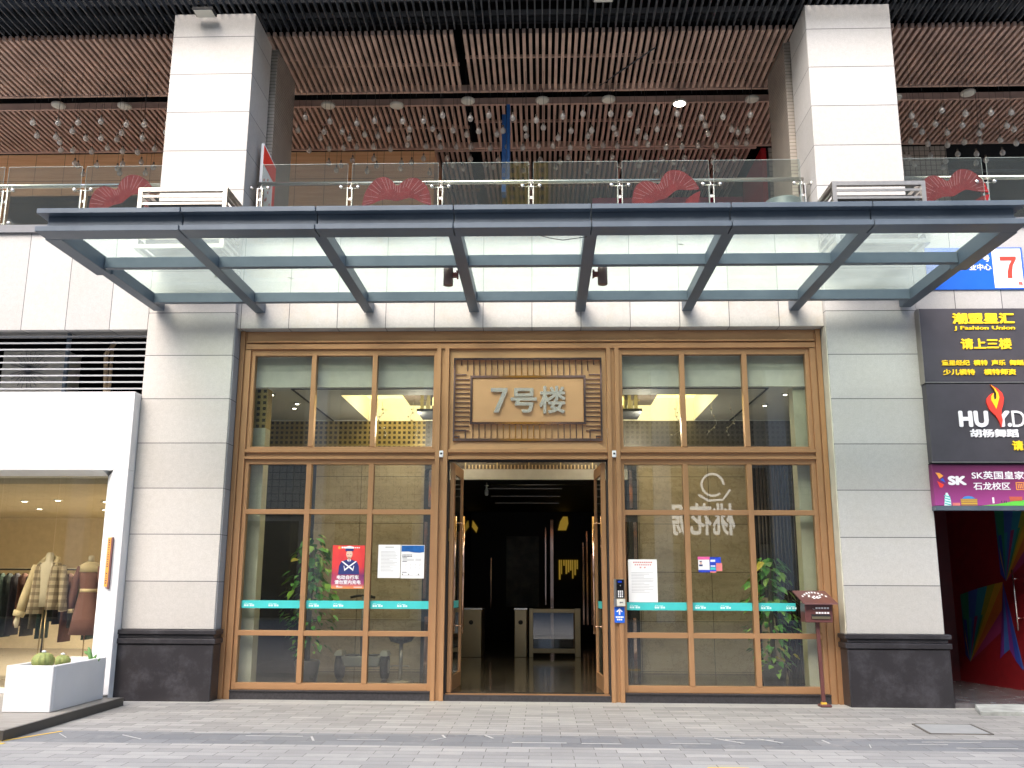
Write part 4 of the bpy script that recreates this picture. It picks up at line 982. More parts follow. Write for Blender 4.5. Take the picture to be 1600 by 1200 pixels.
mb.build('frame', m_black, k)
k = thing('globe_camera', (-.83, 4.4, 3.2), 'small white dome camera hanging inside the doorway', 'camera')
MB().lathe((-.83, 4.4, 3.16), [(.005, -.01), (.03, .0), (.038, .03), (.038, .09), (.02, .12), (.015, .17), (.045, .175), (.045, .19)], 14).build('camera_body', plain('white_plastic', (.6, .6, .58), .4), k)
MB().tube([(-.83, 4.4, 3.35), (-.83, 4.4, 3.405)], .015, 6).build('mount', m_chrome, k); 
MB().tube([(-.75, 4.4, 3.36), (1.0, 4.4, 3.36)], .012, 6).build('conduit', m_chrome, k)
# turnstiles
def turn(x0, x1, y, label):
    k = thing('turnstile_post', ((x0 + x1) / 2, y, .1), label, 'turnstile', 'turnstile cabinets in the corridor')
    MB().box(x0, x1, y, y + 1.1, .1, 1.03).build('cabinet', m_champagne, k, bevel=.01)
    MB().box(x0 - .01, x1 + .01, y - .01, y + 1.11, 1.031, 1.06).build('top_plate', m_mirror, k)
    MB().tube([((x0 + x1) / 2, y - .004, .78), ((x0 + x1) / 2, y + .01, .78)], .045, 16).build('sensor', m_black, k)
turn(-.36, -.11, 6.5, 'champagne steel turnstile cabinet in the middle of the corridor')
turn(-1.45, -1.02, 6.4, 'champagne steel turnstile cabinet behind the left door leaf')
k = thing('swing_gate', (.45, 6.55, .1), 'steel framed glass swing gate right of the middle turnstile', 'gate')
mb = MB()
for a in ((-.06, .02, .1, 1.06), (.86, .98, .1, 1.06), (.021, .859, .18, .27), (.021, .859, .97, 1.05)): mb.box(a[0], a[1], 6.5, 6.56, a[2], a[3])
mb.build('gate_frame', m_champagne, k, bevel=.005); B(.021, .859, 6.525, 6.533, .271, .969).build('gate_glass', glass('gate_glass', (.7, .72, .7), 5), k)

# plants
def leafy(name, x, y, z0, z1, spread, n, label, seed, trail=0):
    random.seed(seed); k = thing(name, (x, y, .1), label, 'plant', 'climbing plants in the lobby')
    MB().lathe((x, y, .1), [(.02, 0), (.15, .0), (.19, .32), (.17, .34), (.02, .32)], 20).build('pot', plain('dark_pot_' + name, (.06, .055, .05), .3), k)
    mb = MB().tube([(x, y, .4), (x, y, z1 - .15)], .035, 8)
    for i in range(14):
        a = random.uniform(0, 6.28); z = random.uniform(z0 + .3, z1); r = spread * random.uniform(.5, 1.)
        mb.tube([(x, y, z), (x + r * .6 * math.cos(a), y + r * .6 * math.sin(a), z + .06), (x + r * math.cos(a), y + r * math.sin(a), z - .05)], .004, 4)
    mb.build('stem', m_stem, k)
    mb = MB()
    for i in range(n):
        t = random.random(); z = z0 + (z1 - z0) * t; sp_ = spread * (.45 + .75 * math.sin(math.pi * min(1, max(.08, t)) ** .8)); a = random.uniform(0, 6.283); r = sp_ * random.uniform(.35, 1.08)
        c = Vector((x + r * math.cos(a), y + r * math.sin(a) * .8, z + random.uniform(-.05, .05)))
        s_ = random.uniform(.035, .085) * (1.25 if t > .5 else .85)
        d = Vector((math.cos(a) + random.uniform(-.5, .5), math.sin(a) + random.uniform(-.5, .5), random.uniform(-1.3, -.1))).normalized()
        sd_ = d.cross(Vector((random.uniform(-.3, .3), random.uniform(-.3, .3), 1))).normalized(); up = sd_.cross(d)
        P = [c, c + d * .25 * s_ + sd_ * .55 * s_ + up * .08 * s_, c + d * .9 * s_ + sd_ * .55 * s_ + up * .02 * s_, c + d * 1.9 * s_ - up * .25 * s_, c + d * .9 * s_ - sd_ * .55 * s_ + up * .02 * s_, c + d * .25 * s_ - sd_ * .55 * s_ + up * .08 * s_, c + d * .9 * s_ - up * .1 * s_]
        u_ = random.random(); mb.mat(0 if u_ < .66 else (1 if u_ < .96 else 2))
        mb.add(P, [(0, 1, 6), (1, 2, 6), (2, 3, 6), (3, 4, 6), (4, 5, 6), (5, 0, 6)])
    mb.build('foliage', [m_leafA, m_leafB, m_leafY], k, flip=False)
leafy('pothos_plant', -3.3, 1.35, .55, 2.25, .36, 260, 'tall pothos on a pole behind the left window', 4)
leafy('pothos_plant', 3.60, 1.35, .35, 1.95, .32, 330, 'bushy pothos behind the right window near the letter box', 8)
# bar stool
k = thing('bar_stool', (-1.95, 1.7, .1), 'bar stool with a tub seat on a chrome column behind the left window', 'stool')
MB().lathe((-1.95, 1.7, .1), [(.01, .02), (.2, .0), (.2, .012), (.04, .03)], 24).build('base', m_chrome, k)
MB().tube([(-1.95, 1.7, .12), (-1.95, 1.7, .66)], [.028, .028], 12).build('column', m_chrome, k)
mb = MB().tube([(-1.95 + .14 * math.cos(a), 1.6 + .14 * math.sin(a) * .8, .33) for a in [i * .35 for i in range(10)]], .009, 6); mb.build('footrest', m_chrome, k)
MB().loft([(-1.95, 1.7, .66, .05, .05), (-1.95, 1.7, .69, .16, .14), (-1.95, 1.7, .76, .205, .18), (-1.95, 1.7, .82, .215, .19), (-1.95, 1.7, .815, .19, .165), (-1.95, 1.7, .76, .15, .13)], 24).build('seat', plain('mottled_grey_leather', (.2, .19, .18), .4, var=.5, scale=18), k)
# self balancing scooter
x, y = -2.58, 1.9
k = thing('balance_scooter', (x, y, .1), 'two wheeled balance scooter with handlebar parked below the red poster', 'scooter')
gs = plain('grey_scooter_plastic', (.24, .235, .22), .4)
MB().hexa([(x - .27, y - .1, .30), (x + .27, y - .1, .30), (x + .27, y + .2, .30), (x - .27, y + .2, .30)], [(x - .32, y - .1, .46), (x + .32, y - .1, .46), (x + .3, y + .2, .46), (x - .3, y + .2, .46)]).build('deck', gs, k, bevel=.02)
for s in (-1, 1):
    MB().box(*sorted((x + s * .05, x + s * .25)), y - .09, y + .18, .461, .475).build('foot_pad', m_rubber, k)
    wv = MB().tube([(x + s * .30, y + .05, .3), (x + s * .40, y + .05, .3)], .20, 24).build('wheel', m_rubber, k, bevel=.02)
    MB().tube([(x + s * .402, y + .05, .3), (x + s * .41, y + .05, .3)], .10, 16).build('hub', gs, wv)
    MB().hexa([(x + s * .28, y - .14, .46), (x + s * .42, y - .14, .46), (x + s * .42, y + .2, .46), (x + s * .28, y + .2, .46)], [(x + s * .3, y - .08, .54), (x + s * .40, y - .08, .54), (x + s * .40, y + .16, .54), (x + s * .3, y + .16, .54)]).build('fender', gs, k, bevel=.01)
MB().tube([(x, y - .04, .46), (x, y - .1, 1.36)], [.032, .020], 10).build('stem', gs, k)
MB().tube([(x - .19, y - .14, 1.34), (x - .09, y - .11, 1.365), (x, y - .1, 1.37), (x + .09, y - .11, 1.365), (x + .19, y - .14, 1.34)], [.02, .02, .014, .02, .02], 10).build('handlebar', m_rubber, k)
# leaning board on the right
k = thing('leaning_board', (4.05, 2.6, .1), 'pale board leaning against the lobby wall behind the letter box', 'board')
MB().hexa([(3.72, 2.5, .101), (4.1, 2.5, .101), (4.1, 2.55, .101), (3.72, 2.55, .101)], [(3.86, 3.1, 1.35), (4.0, 3.1, 1.35), (4.0, 3.15, 1.35), (3.86, 3.15, 1.35)]).build('board_panel', plain('tan_board', (.30, .24, .15), .5), k)
MB().tube([(3.98, 2.4, .10), (3.86, 2.9, 1.1)], .02, 8).build('leg', m_champagne, k)

# ================================================================== LEFT: louvre, shop
k = thing('louvre_screen', (-7, .2, 4.2), 'grey horizontal louvres over the white shop front', 'louvre screen')
for i in range(9):
    z = 4.31 + i * .0985; MB().hexa([(-13, .12, z), (-5.60, .12, z), (-5.60, .17, z + .008), (-13, .17, z + .008)], [(-13, .12, z + .022), (-5.60, .12, z + .022), (-5.60, .17, z + .030), (-13, .17, z + .030)]).build('louvre', plain('grey_louvre_paint', (.34, .35, .37), .4) if i == 0 else bpy.data.materials['grey_louvre_paint'], k)
for x in (-8.6, -6.83): MB().box(x - .022, x + .022, .201, .26, 4.2, 5.18).build('louvre_upright', m_steel, k)
for x, lb_ in ((-7.72, 'twin fan outdoor unit behind the louvres'),):
    k = thing('outdoor_unit', (x, 1.0, 3.4), lb_, 'air conditioner')
    MB().box(x - .48, x + .55, .9, 1.3, 3.4, 5.08).build('casing', plain('cream_casing', (.52, .50, .45), .5), k)
    for z in (4.78, 4.12):
        mb = MB()
        for i in range(24):
            a = i * math.pi / 12; mb.tube([(x - .05 + .06 * math.cos(a), .885, z + .06 * math.sin(a)), (x - .05 + .30 * math.cos(a + .25), .885, z + .30 * math.sin(a + .25))], .005, 4)
        mb.tube([(x - .05, .89, z), (x - .05, .87, z)], .06, 12); mb.build('fan_grille', m_coping, k)
mb = MB().tube([(-6.5, .8, 3.4), (-6.48, .8, 4.4), (-6.52, .78, 5.0), (-6.4, .8, 5.2)], .035, 8); mb.tube([(-6.62, .8, 3.4), (-6.42, .8, 3.9), (-6.44, .8, 5.2)], .025, 8)
tag(mb.build('pipe_bundle', plain('tan_pipe_wrap', (.45, .33, .2), .6)), 'tan wrapped pipes behind the louvres', 'pipe')

sh = thing('white_kiosk_facade', (-8, -.1, 0), 'plain white shop front box with a big display window left of the pillar', 'shop front')
mb = MB(); XR, XO, XG = -5.565, -5.775, -5.93
mb.box(-13, XR, -.2, .34, 3.095, 4.21)               # fascia
mb.box(XO, XR, -.2, .34, 0, 3.093)
mb.build('white_surround', m_white, sh, bevel=.006)
mb = MB().hexa([(XG, -.01, .1), (XO - .001, -.198, .1), (XO - .001, .3, .1), (XG, .3, .1)], [(XG, -.01, 3.02), (XO - .001, -.198, 3.092), (XO - .001, .3, 3.092), (XG, .3, 3.02)])
mb.hexa([(-13, -.199, 3.092), (XO - .002, -.199, 3.092), (XO - .002, .3, 3.0925), (-13, .3, 3.0925)][:4], [(-13, -.199, 3.0945), (XO - .002, -.199, 3.0945), (XO - .002, .3, 3.0945), (-13, .3, 3.0945)])
mb.hexa([(-13, -.01, 3.03), (XG, -.01, 3.03), (XG, .3, 3.03), (-13, .3, 3.03)], [(-13, -.198, 3.091), (XG, -.198, 3.091), (XG, .3, 3.091), (-13, .3, 3.091)])
mb.build('splayed_reveal', m_whiteside, sh)
for a, b in ((-8.6, -7.43), (-7.425, -6.62), (-6.615, XG)):
    pn = B(a, b - .004, .0, .012, .14, 3.028).build('window_glass', glass('shop_glass', (.90, .88, .80), 1.9) if a == -8.6 else bpy.data.materials['shop_glass'], sh)
B(-13, -8.605, .0, .012, .14, 3.028).build('window_glass', bpy.data.materials['shop_glass'], sh)
B(-13, XO - .003, -.15, .2, .101, .138).build('sill', m_whiteside, sh)
# shop interior
si = thing('shop_interior', (-9, 4, 0), 'tan shop interior walls seen through the display window', 'wall')
B(-13, -5.58, 8.0, 8.1, .1, 3.2).build('rear_wall', m_tan, si); B(-13, -12.9, .3, 8, .1, 3.2).build('side_wall', m_tan, si)
B(-13, -5.58, .35, 8, 0.001, .1).build('shop_floor', plain('grey_shop_floor', (.28, .26, .23), .3), si)
B(-13, -5.58, .35, 8, 2.95, 3.2).build('shop_ceiling', plain('shop_ceiling_paint', (.60, .52, .36), .6), si)
B(-8.0, -7.6, 7.9, 7.99, 2.3, 2.75).build('dark_niche', m_plum, si)
for x, y in ((-8.9, 3.2), (-8.2, 3.0), (-7.5, 3.3), (-6.7, 3.1), (-9.6, 5), (-8.4, 5.2), (-7.2, 5), (-6.4, 5.4)):
    k = thing('shop_downlight', (x, y, 2.94), 'lit recessed downlight in the shop ceiling, ' + ('front' if y < 4 else 'rear') + ' row at %s' % {-8.9: 'far left', -8.2: 'left', -7.5: 'centre', -6.7: 'right', -9.6: 'far left', -8.4: 'left', -7.2: 'centre', -6.4: 'right'}[x], 'downlight', 'shop downlights')
    MB().lathe((x, y, 2.93), [(.045, 0), (.075, .001), (.075, .019)], 14).build('trim_ring', m_whiteside, k); MB().lathe((x, y, 2.925), [(.0, .0), (.043, .002), (.043, .004)], 12).build('lens', m_spot, k)
    l = bpy.data.lights.new('shop_light', 'SPOT'); l.spot_size = R(150); l.spot_blend = .7; l.energy = 75; l.color = (1, .88, .70); l.shadow_soft_size = .06
    lo = bpy.data.objects.new('shop_light', l); COL.objects.link(lo); lo.parent = k; lo.location = (0, 0, -.12)
k = thing('clothes_rail', (-7.6, 2.2, .1), 'rail of dark clothes on hangers behind the mannequins', 'clothes rail')
mb = MB().tube([(-9.4, 2.2, 1.75), (-6.2, 2.2, 1.75)], .014, 8)
for x in (-9.4, -7.8, -6.2): mb.tube([(x, 2.2, .1), (x, 2.2, 1.75)], .014, 8)
mb.build('rail_frame', m_black, k)
cols = [plain('cloth_%d' % i, c, .9, var=.3, scale=20) for i, c in enumerate(((.02, .035, .04), (.03, .03, .05), (.12, .05, .04), (.05, .05, .05), (.16, .15, .13), (.02, .05, .045)))]
random.seed(14)
for i in range(24):
    x = -9.2 + i * .125; l_ = random.uniform(.7, 1.1)
    MB().loft([(x, 2.2, 1.68 - l_, .035, .2), (x + .01, 2.2, 1.4, .03, .19), (x, 2.2, 1.62, .03, .17), (x, 2.2, 1.69, .012, .05)], 10).build('garment', cols[i % 6], k)
# mannequins
def plaid():
    t = NT('beige_brown_plaid'); x, y, z = t.sep(t.pos())
    def st(co, p, w_): return t.math('LESS_THAN', t.math('FRACT', t.math('DIVIDE', co, p)), w_)
    a = st(x, .105, .45); b = st(z, .105, .45)
    c = t.mix(t.math('MULTIPLY', a, .55), L(.52, .46, .37), L(.13, .09, .065)); c = t.mix(t.math('MULTIPLY', b, .55), c, L(.12, .09, .07))
    t.set(col=c, rough=.9); return t.m
m_plaid = plaid(); m_cream = plain('cream_cloth', (.66, .58, .42), .9, var=.08); m_mauve = plain('mauve_cloth', (.20, .105, .11), .85, var=.12)
m_manq = plain('cream_mannequin', (.66, .62, .54), .5, var=.03)
x, y = -7.10, .85
k = thing('mannequin', (x, y, .1), 'mannequin in an open beige plaid jacket over a pale top', 'mannequin', 'mannequins in the shop window')
MB().loft([(x, y, 1.20, .13, .10), (x, y, 1.45, .13, .10), (x, y, 1.7, .165, .105), (x, y, 1.80, .17, .09), (x, y, 1.855, .06, .055), (x, y, 1.97, .048, .048), (x, y, 1.985, .03, .03)], 20).build('mannequin_body', m_manq, k)
for s in (-1, 1):   # jacket fronts and sleeves
    MB().loft([(x + s * .14, y - .02, 1.10 + .06 * (s > 0), .115, .14), (x + s * .125, y - .01, 1.3, .095, .135), (x + s * .115, y, 1.55, .085, .13), (x + s * .115, y + .01, 1.76, .08, .11), (x + s * .10, y + .02, 1.84, .06, .07)], 18).build('jacket_front', m_plaid, k)
    hx = x + s * (.34 if s < 0 else .29)
    MB().tube([(x + s * .175, y + .01, 1.79), (x + s * .245, y, 1.55), (hx - s * .03, y - .02, 1.33), (hx, y - .04, 1.14)], [.07, .068, .062, .06], 14).build('sleeve', m_cream if s < 0 else m_plaid, k)
MB().tube([(x - .34, y - .04, 1.14), (x - .36, y - .05, 1.06)], [.085, .075], 12).build('fur_cuff', plain('cream_fur', (.7, .62, .45), .95, var=.2, scale=60), k)
MB().tube([(x - .36, y - .05, 1.06), (x - .375, y - .05, .98), (x - .37, y - .05, .90)], [.03, .04, .02], 8).build('hand', m_manq, k)
MB().tube([(x - .13, y - .03, 1.80), (x - .09, y + .06, 1.90), (x, y + .09, 1.93), (x + .09, y + .06, 1.90), (x + .13, y - .05, 1.78)], .035, 10).build('collar', m_cream, k)
mb = MB().tube([(x - .05, y, .12), (x - .02, y, 1.22)], .010, 6); mb.tube([(x + .05, y, .12), (x + .02, y, 1.22)], .010, 6); mb.lathe((x, y, .101), [(.01, .0), (.17, 0), (.17, .012), (.01, .015)], 20); mb.build('stand', m_champagne, k)
x, y = -6.52, .95
k = thing('mannequin', (x, y, .1), 'mannequin in a mauve belted dress with cream yoke', 'mannequin', 'mannequins in the shop window')
MB().loft([(x, y, .80, .235, .16), (x, y, 1.05, .20, .14), (x, y, 1.30, .15, .115), (x, y, 1.44, .118, .095), (x, y, 1.60, .145, .11), (x, y, 1.74, .155, .10)], 22).build('dress', m_mauve, k)
MB().loft([(x, y, 1.70, .162, .108), (x, y, 1.80, .158, .10), (x, y, 1.845, .08, .06), (x, y, 1.855, .055, .05)], 20).build('yoke', m_cream, k)
MB().loft([(x, y, 1.41, .125, .103), (x, y, 1.46, .125, .103)], 20).build('belt', m_cream, k)
MB().loft([(x, y, 1.85, .045, .045), (x, y, 1.93, .042, .042), (x, y, 1.945, .03, .03)], 14).build('neck', m_manq, k)
for s in (-1, 1):
    MB().tube([(x + s * .14, y, 1.78), (x + s * .20, y - .02, 1.55), (x + s * .225, y - .03, 1.32), (x + s * .215, y - .05, 1.17)], [.055, .055, .056, .04], 12).build('sleeve', m_mauve, k)
    MB().tube([(x + s * .215, y - .05, 1.17), (x + s * .213, y - .05, 1.11)], [.042, .042], 12).build('cuff', m_cream, k)
mb = MB().tube([(x, y, .12), (x, y, .85)], .010, 6); mb.lathe((x, y, .101), [(.01, .0), (.17, 0), (.17, .012), (.01, .015)], 20); mb.build('stand', m_champagne, k)
k = thing('shop_step_panel', (-6.2, 3.8, .1), 'tall plum coloured panel behind the plaid mannequin', 'panel'); B(-7.45, -7.2, 3.8, 3.9, .1, 2.25).build('panel_board', m_plum, k)
# orange strip sign
k = thing('strip_sign', (-5.67, -.22, 1.5), 'thin tilted orange sign strip on the white jamb', 'sign')
xa, xb = -5.745, -5.70
MB().box(xa, xb, -.235, -.202, 1.50, 2.16).build('sign_strip', m_orange, k); MB().box(xb + .0005, xb + .022, -.233, -.202, 1.47, 2.165).build('sign_edge', m_plum, k)
mb = MB(); random.seed(2); z = 1.54
while z < 2.12:
    if not 1.68 < z < 1.75: mb.box(xa + .012, xb - .012, -.2375, -.2355, z, z + random.uniform(.008, .018))
    z += .032
mb.build('small_print', m_inkd, k)

# deck and planter
dk = thing('timber_deck', (-8, -1.7, 0), 'low grey boarded deck in front of the white shop', 'deck')
MB().hexa([(-13, -3.22, .07), (-5.26, -3.22, .07), (-5.26, -.5, .07), (-13, -.5, .07)], [(-13, -3.22, .098), (-5.26, -3.22, .098), (-5.26, -.5, .098), (-13, -.5, .098)]).build('deck_boards', m_deck, dk)
B(-13, -5.57, -.499, -.1, 0, .098).build('deck_rear', m_deck, dk)
mb = MB().box(-13, -5.22, -3.26, -3.222, .0, .10); mb.box(-5.258, -5.22, -3.221, -.5, 0, .10); mb.build('deck_edge', m_deckedge, dk)
k = thing('planter', (-5.7, -1.3, .1), 'white rectangular planter box holding cacti on the deck edge', 'planter')
x0, x1, y0, y1, zt = -6.0, -5.44, -1.95, -.62, .615
mb = MB().box(x0, x1, y0, y0 + .05, .099, zt); mb.box(x0, x1, y1 - .05, y1, .099, zt); mb.box(x0, x0 + .05, y0 + .051, y1 - .051, .099, zt); mb.box(x1 - .05, x1, y0 + .051, y1 - .051, .099, zt); mb.box(x0 + .051, x1 - .051, y0 + .051, y1 - .051, .1, .13)
mb.build('planter_box', m_white, k, bevel=.008)
B(x0 + .052, x1 - .052, y0 + .052, y1 - .052, .131, .56).build('soil', plain('pale_gravel', (.5, .48, .45), .9, var=.4, scale=60), k)
def cactus(x, y, r, label):
    k = thing('barrel_cactus', (x, y, .56), label, 'cactus', 'barrel cacti in the planter'); n, m = 36, 12; vs = []; fs = []
    for j in range(m + 1):
        ph = math.pi * j / m
        for i in range(n):
            a = 2 * math.pi * i / n; rr = r * (1 + (.10 if i % 3 == 0 else -.03)) * (math.sin(ph) ** .8 + .001); vs.append((x + rr * math.cos(a), y + rr * math.sin(a), .555 + r * .85 + r * .85 * -math.cos(ph)))
    for j in range(m):
        for i in range(n): fs.append((j * n + i, j * n + (i + 1) % n, (j + 1) * n + (i + 1) % n, (j + 1) * n + i))
    MB().add(vs, fs, True).build('cactus_body', plain('cactus_green', (.22, .26, .08), .7, var=.3, scale=20), k)
    mb = MB(); random.seed(int(r * 1000))
    for i in range(12):
        for j in range(1, 11):
            a = 2 * math.pi * i / 12; ph = math.pi * j / 12
            p = Vector((x + r * 1.09 * math.sin(ph) ** .8 * math.cos(a), y + r * 1.09 * math.sin(ph) ** .8 * math.sin(a), .555 + r * .85 - r * .85 * math.cos(ph)))
            for q in range(3):
                d = Vector((math.cos(a) + random.uniform(-.8, .8), math.sin(a) + random.uniform(-.8, .8), random.uniform(-.8, .9))).normalized() * .022
                mb.add([p + Vector((0, 0, .0012)), p - Vector((0, 0, .0012)), p + d], [(0, 1, 2)])
    mb.build('spines', plain('tan_spines', (.55, .38, .14), .6), k, flip=False)
    MB().lathe((x, y, .555 + r * 1.66), [(.001, 0), (.022, .005), (.026, .018), (.01, .028)], 10).build('flower_tuft', m_whitetxt, k)
cactus(-5.68, -1.75, .115, 'larger round golden barrel cactus at the planter front')
cactus(-5.60, -1.45, .085, 'smaller yellow green barrel cactus tucked behind the larger one')
k = thing('pad_cactus', (-5.52, -.85, .56), 'slim green pad cactus with white tips at the planter rear', 'cactus')
mb = MB()
for p, q, r_ in (((-5.52, -.85, .55), (-5.58, -.85, .75), .03), ((-5.52, -.85, .56), (-5.47, -.85, .66), .022), ((-5.56, -.85, .66), (-5.63, -.85, .70), .02), ((-5.50, -.84, .55), (-5.42, -.84, .61), .018)):
    P = Vector(p); Q = Vector(q); mb.tube([P, P.lerp(Q, .3), P.lerp(Q, .7), Q], [r_ * .4, r_, r_ * .95, r_ * .3], 8)
mb.build('pads', plain('pad_green', (.10, .22, .06), .6, var=.3, scale=30), k)

# ================================================================== RIGHT SIDE signs and passage
def sbox(name, x0, x1, z0, z1, y0, y1, mat, label, cat='sign'):
    k = thing(name, ((x0 + x1) / 2, y1, z0), label, cat); B(x0, x1, y0, y1, z0, z1).build('sign_panel', mat, k, bevel=.006); return k
k = sbox('fashion_sign', 5.535, 8.4, 4.325, 5.395, -.15, -.003, m_signblack, 'charcoal sign covered in raised yellow characters, topmost of the stacked signs')
B(5.53, 8.4, -.16, -.151, 4.318, 4.334).build('steel_trim', m_chrome, k); B(5.528, 5.534, -.16, -.003, 4.318, 5.395).build('side_trim', m_chrome, k)
exec_ = [('潮盟星汇', 5.985, 6.845, 5.165, 5.325, .045), ('J Fashion Union', 6.0, 6.84, 5.065, 5.135, .02), ('请上三楼', 6.07, 6.77, 4.80, 4.955, .035),
         ('童星经纪  模特  声乐  舞蹈  主持', 5.785, 7.15, 4.565, 4.645, .03), ('少儿模特    模特师资    模特赛事', 5.79, 7.35, 4.43, 4.515, .03)]
for s_, a, b, c0, c1, bo in exec_: text(s_, a, b, c0, c1, -.158, m_yellow, k, .008, bo)
k = sbox('dance_sign', 5.54, 8.4, 3.215, 4.310, -.15, -.003, m_signblack, 'charcoal sign with a flame emblem and white letters, middle of the stacked signs')
B(5.53, 8.4, -.16, -.151, 3.205, 3.222).build('steel_trim', m_chrome, k)
text('H', 5.945, 6.13, 3.70, 3.925, -.158, wht, k, .008, .05); text('U', 6.15, 6.345, 3.695, 3.925, -.158, wht, k, .008, .05)
text('Y', 6.42, 6.64, 3.70, 3.925, -.158, wht, k, .008, .05); text('.', 6.60, 6.655, 3.70, 3.755, -.158, wht, k, .008, .05); text('D', 6.665, 6.84, 3.70, 3.925, -.158, wht, k, .008, -.012)
text('胡杨舞蹈', 6.08, 6.73, 3.555, 3.67, -.158, wht, k, .008, .035)
text('请上三楼', 6.63, 7.22, 3.375, 3.51, -.158, m_yellow, k, .008, .035)
def U_(px, py):  # zoom pixels of region (1430..1600, 590..800) -> wall metres
    u = 1430 + px / 5.712; v = 590 + py / 5.714
    return (5.54 + (u - 1448.5) / 97.2, 4.31 - (v - 601) / 110.8)
fl = [(590, 75), (640, 110), (672, 150), (682, 195), (672, 250), (655, 300), (650, 340), (655, 390), (640, 455), (628, 400), (605, 350), (565, 300), (548, 240), (552, 200), (580, 165), (605, 150), (590, 180), (585, 215), (600, 250), (612, 290), (630, 240), (640, 190), (630, 140)]
MB().prism([U_(*p) for p in fl][::-1], -.178, .026).build('red_flame', m_red7, k)
fy = [(590, 78), (622, 115), (640, 150), (645, 190), (632, 235), (614, 292), (597, 250), (583, 215), (587, 180), (608, 150), (602, 180), (608, 215), (622, 200), (626, 160), (615, 120)]
MB().prism([U_(*p) for p in fy][::-1], -.186, .007).build('yellow_flame', m_yellow, k)
def purple():
    t = NT('purple_banner_print'); x, y, z = t.sep(t.pos()); u = t.math('DIVIDE', t.math('SUBTRACT', z, 2.62), .57)
    t.set(col=t.ramp(u, [(0, L(.36, .055, .26)), (.5, L(.20, .022, .12)), (1, L(.11, .012, .065))]), rough=.5); return t.m
k = sbox('english_school_sign', 5.535, 8.4, 2.625, 3.19, -.12, -.003, purple(), 'purple school banner with white characters, lowest of the stacked signs')
B(5.535, 8.4, -.125, -.003, 2.565, 2.624).build('steel_trim', m_steel, k); B(5.535, 8.4, -.11, -.003, 3.1905, 3.204).build('top_gap', m_black, k)
ty = -.1225
text('SK', 5.735, 5.985, 2.905, 3.03, ty, m_whitetxt, k, .002, .06); text('SK英国皇家少儿英语', 6.06, 7.32, 2.985, 3.095, ty, m_whitetxt, k, .002, .015)
text('石龙校区', 6.07, 6.565, 2.84, 2.945, ty, m_whitetxt, k, .002, .015); text('请上三楼', 6.77, 7.24, 2.845, 2.945, ty, m_orange, k, .002, .004)
mb = MB()
for a in ((6.64, 6.65, 2.84, 2.945), (6.74, 6.75, 2.84, 2.945), (6.651, 6.739, 2.84, 2.85), (6.651, 6.739, 2.935, 2.945), (6.665, 6.675, 2.86, 2.925), (6.688, 6.70, 2.86, 2.925), (6.713, 6.725, 2.86, 2.925)): mb.box(a[0], a[1], ty - .002, ty + .002, a[2], a[3])
mb.build('boxed_mark', m_orange, k)
def py_(name, pts, mat, d=0): MB().prism(pts, ty - .001 - d, .0025).build(name, mat, k)
py_('yellow_petal', [(5.575, 3.075), (5.63, 3.07), (5.68, 3.03), (5.62, 2.99), (5.60, 3.04)], m_orange); py_('blue_petal', [(5.63, 2.975), (5.67, 3.0), (5.70, 2.94)], m_blue)
py_('red_petal', [(5.59, 2.96), (5.68, 2.91), (5.65, 2.87), (5.62, 2.87)], m_red7)
py_('green_hill', [(6.15, 2.627), (6.35, 2.645), (6.6, 2.69), (6.8, 2.71), (7.0, 2.715), (7.6, 2.705), (8.2, 2.69), (8.2, 2.627)], plain('lime_print', (.12, .55, .06), .5))
py_('stripe_tower', [(5.655, 2.627), (5.75, 2.627), (5.75, 2.71), (5.715, 2.80), (5.69, 2.80), (5.67, 2.71)], m_tealw); 
for j in range(4): py_('tower_stripe', [(5.665, 2.65 + j * .035), (5.665, 2.665 + j * .035), (5.745, 2.645 + j * .035), (5.745, 2.63 + j * .035)], m_teal, .002)
py_('round_hall', [(5.885, 2.627), (6.10, 2.627), (6.105, 2.72), (5.88, 2.72)], plain('brown_print', (.36, .18, .08), .5)); py_('dome', [(5.90, 2.7205), (6.08, 2.7205), (6.04, 2.75), (5.99, 2.757), (5.94, 2.75)], plain('sky_print', (.05, .25, .6), .5))
for j in range(3): py_('hall_stripe', [(5.885, 2.65 + j * .025), (6.10, 2.65 + j * .025), (6.10, 2.656 + j * .025), (5.885, 2.656 + j * .025)], m_yellow, .002)
py_('white_column', [(6.305, 2.66), (6.33, 2.66), (6.33, 2.74), (6.305, 2.74)], m_whitetxt); py_('red_house', [(6.54, 2.69), (6.70, 2.69), (6.71, 2.75), (6.53, 2.75)], plain('brick_print', (.5, .10, .06), .5))
py_('small_house', [(5.77, 2.627), (5.87, 2.627), (5.87, 2.665), (5.77, 2.665)], plain('coral_print', (.7, .2, .18), .5)); py_('blue_tram', [(7.0, 2.68), (7.12, 2.68), (7.12, 2.75), (7.02, 2.75)], m_blue, .003)
for q in (6.42, 6.455, 6.48): py_('tiny_figure', [(q, 2.665), (q + .012, 2.665), (q + .012, 2.695), (q, 2.695)], m_inkd, .003)

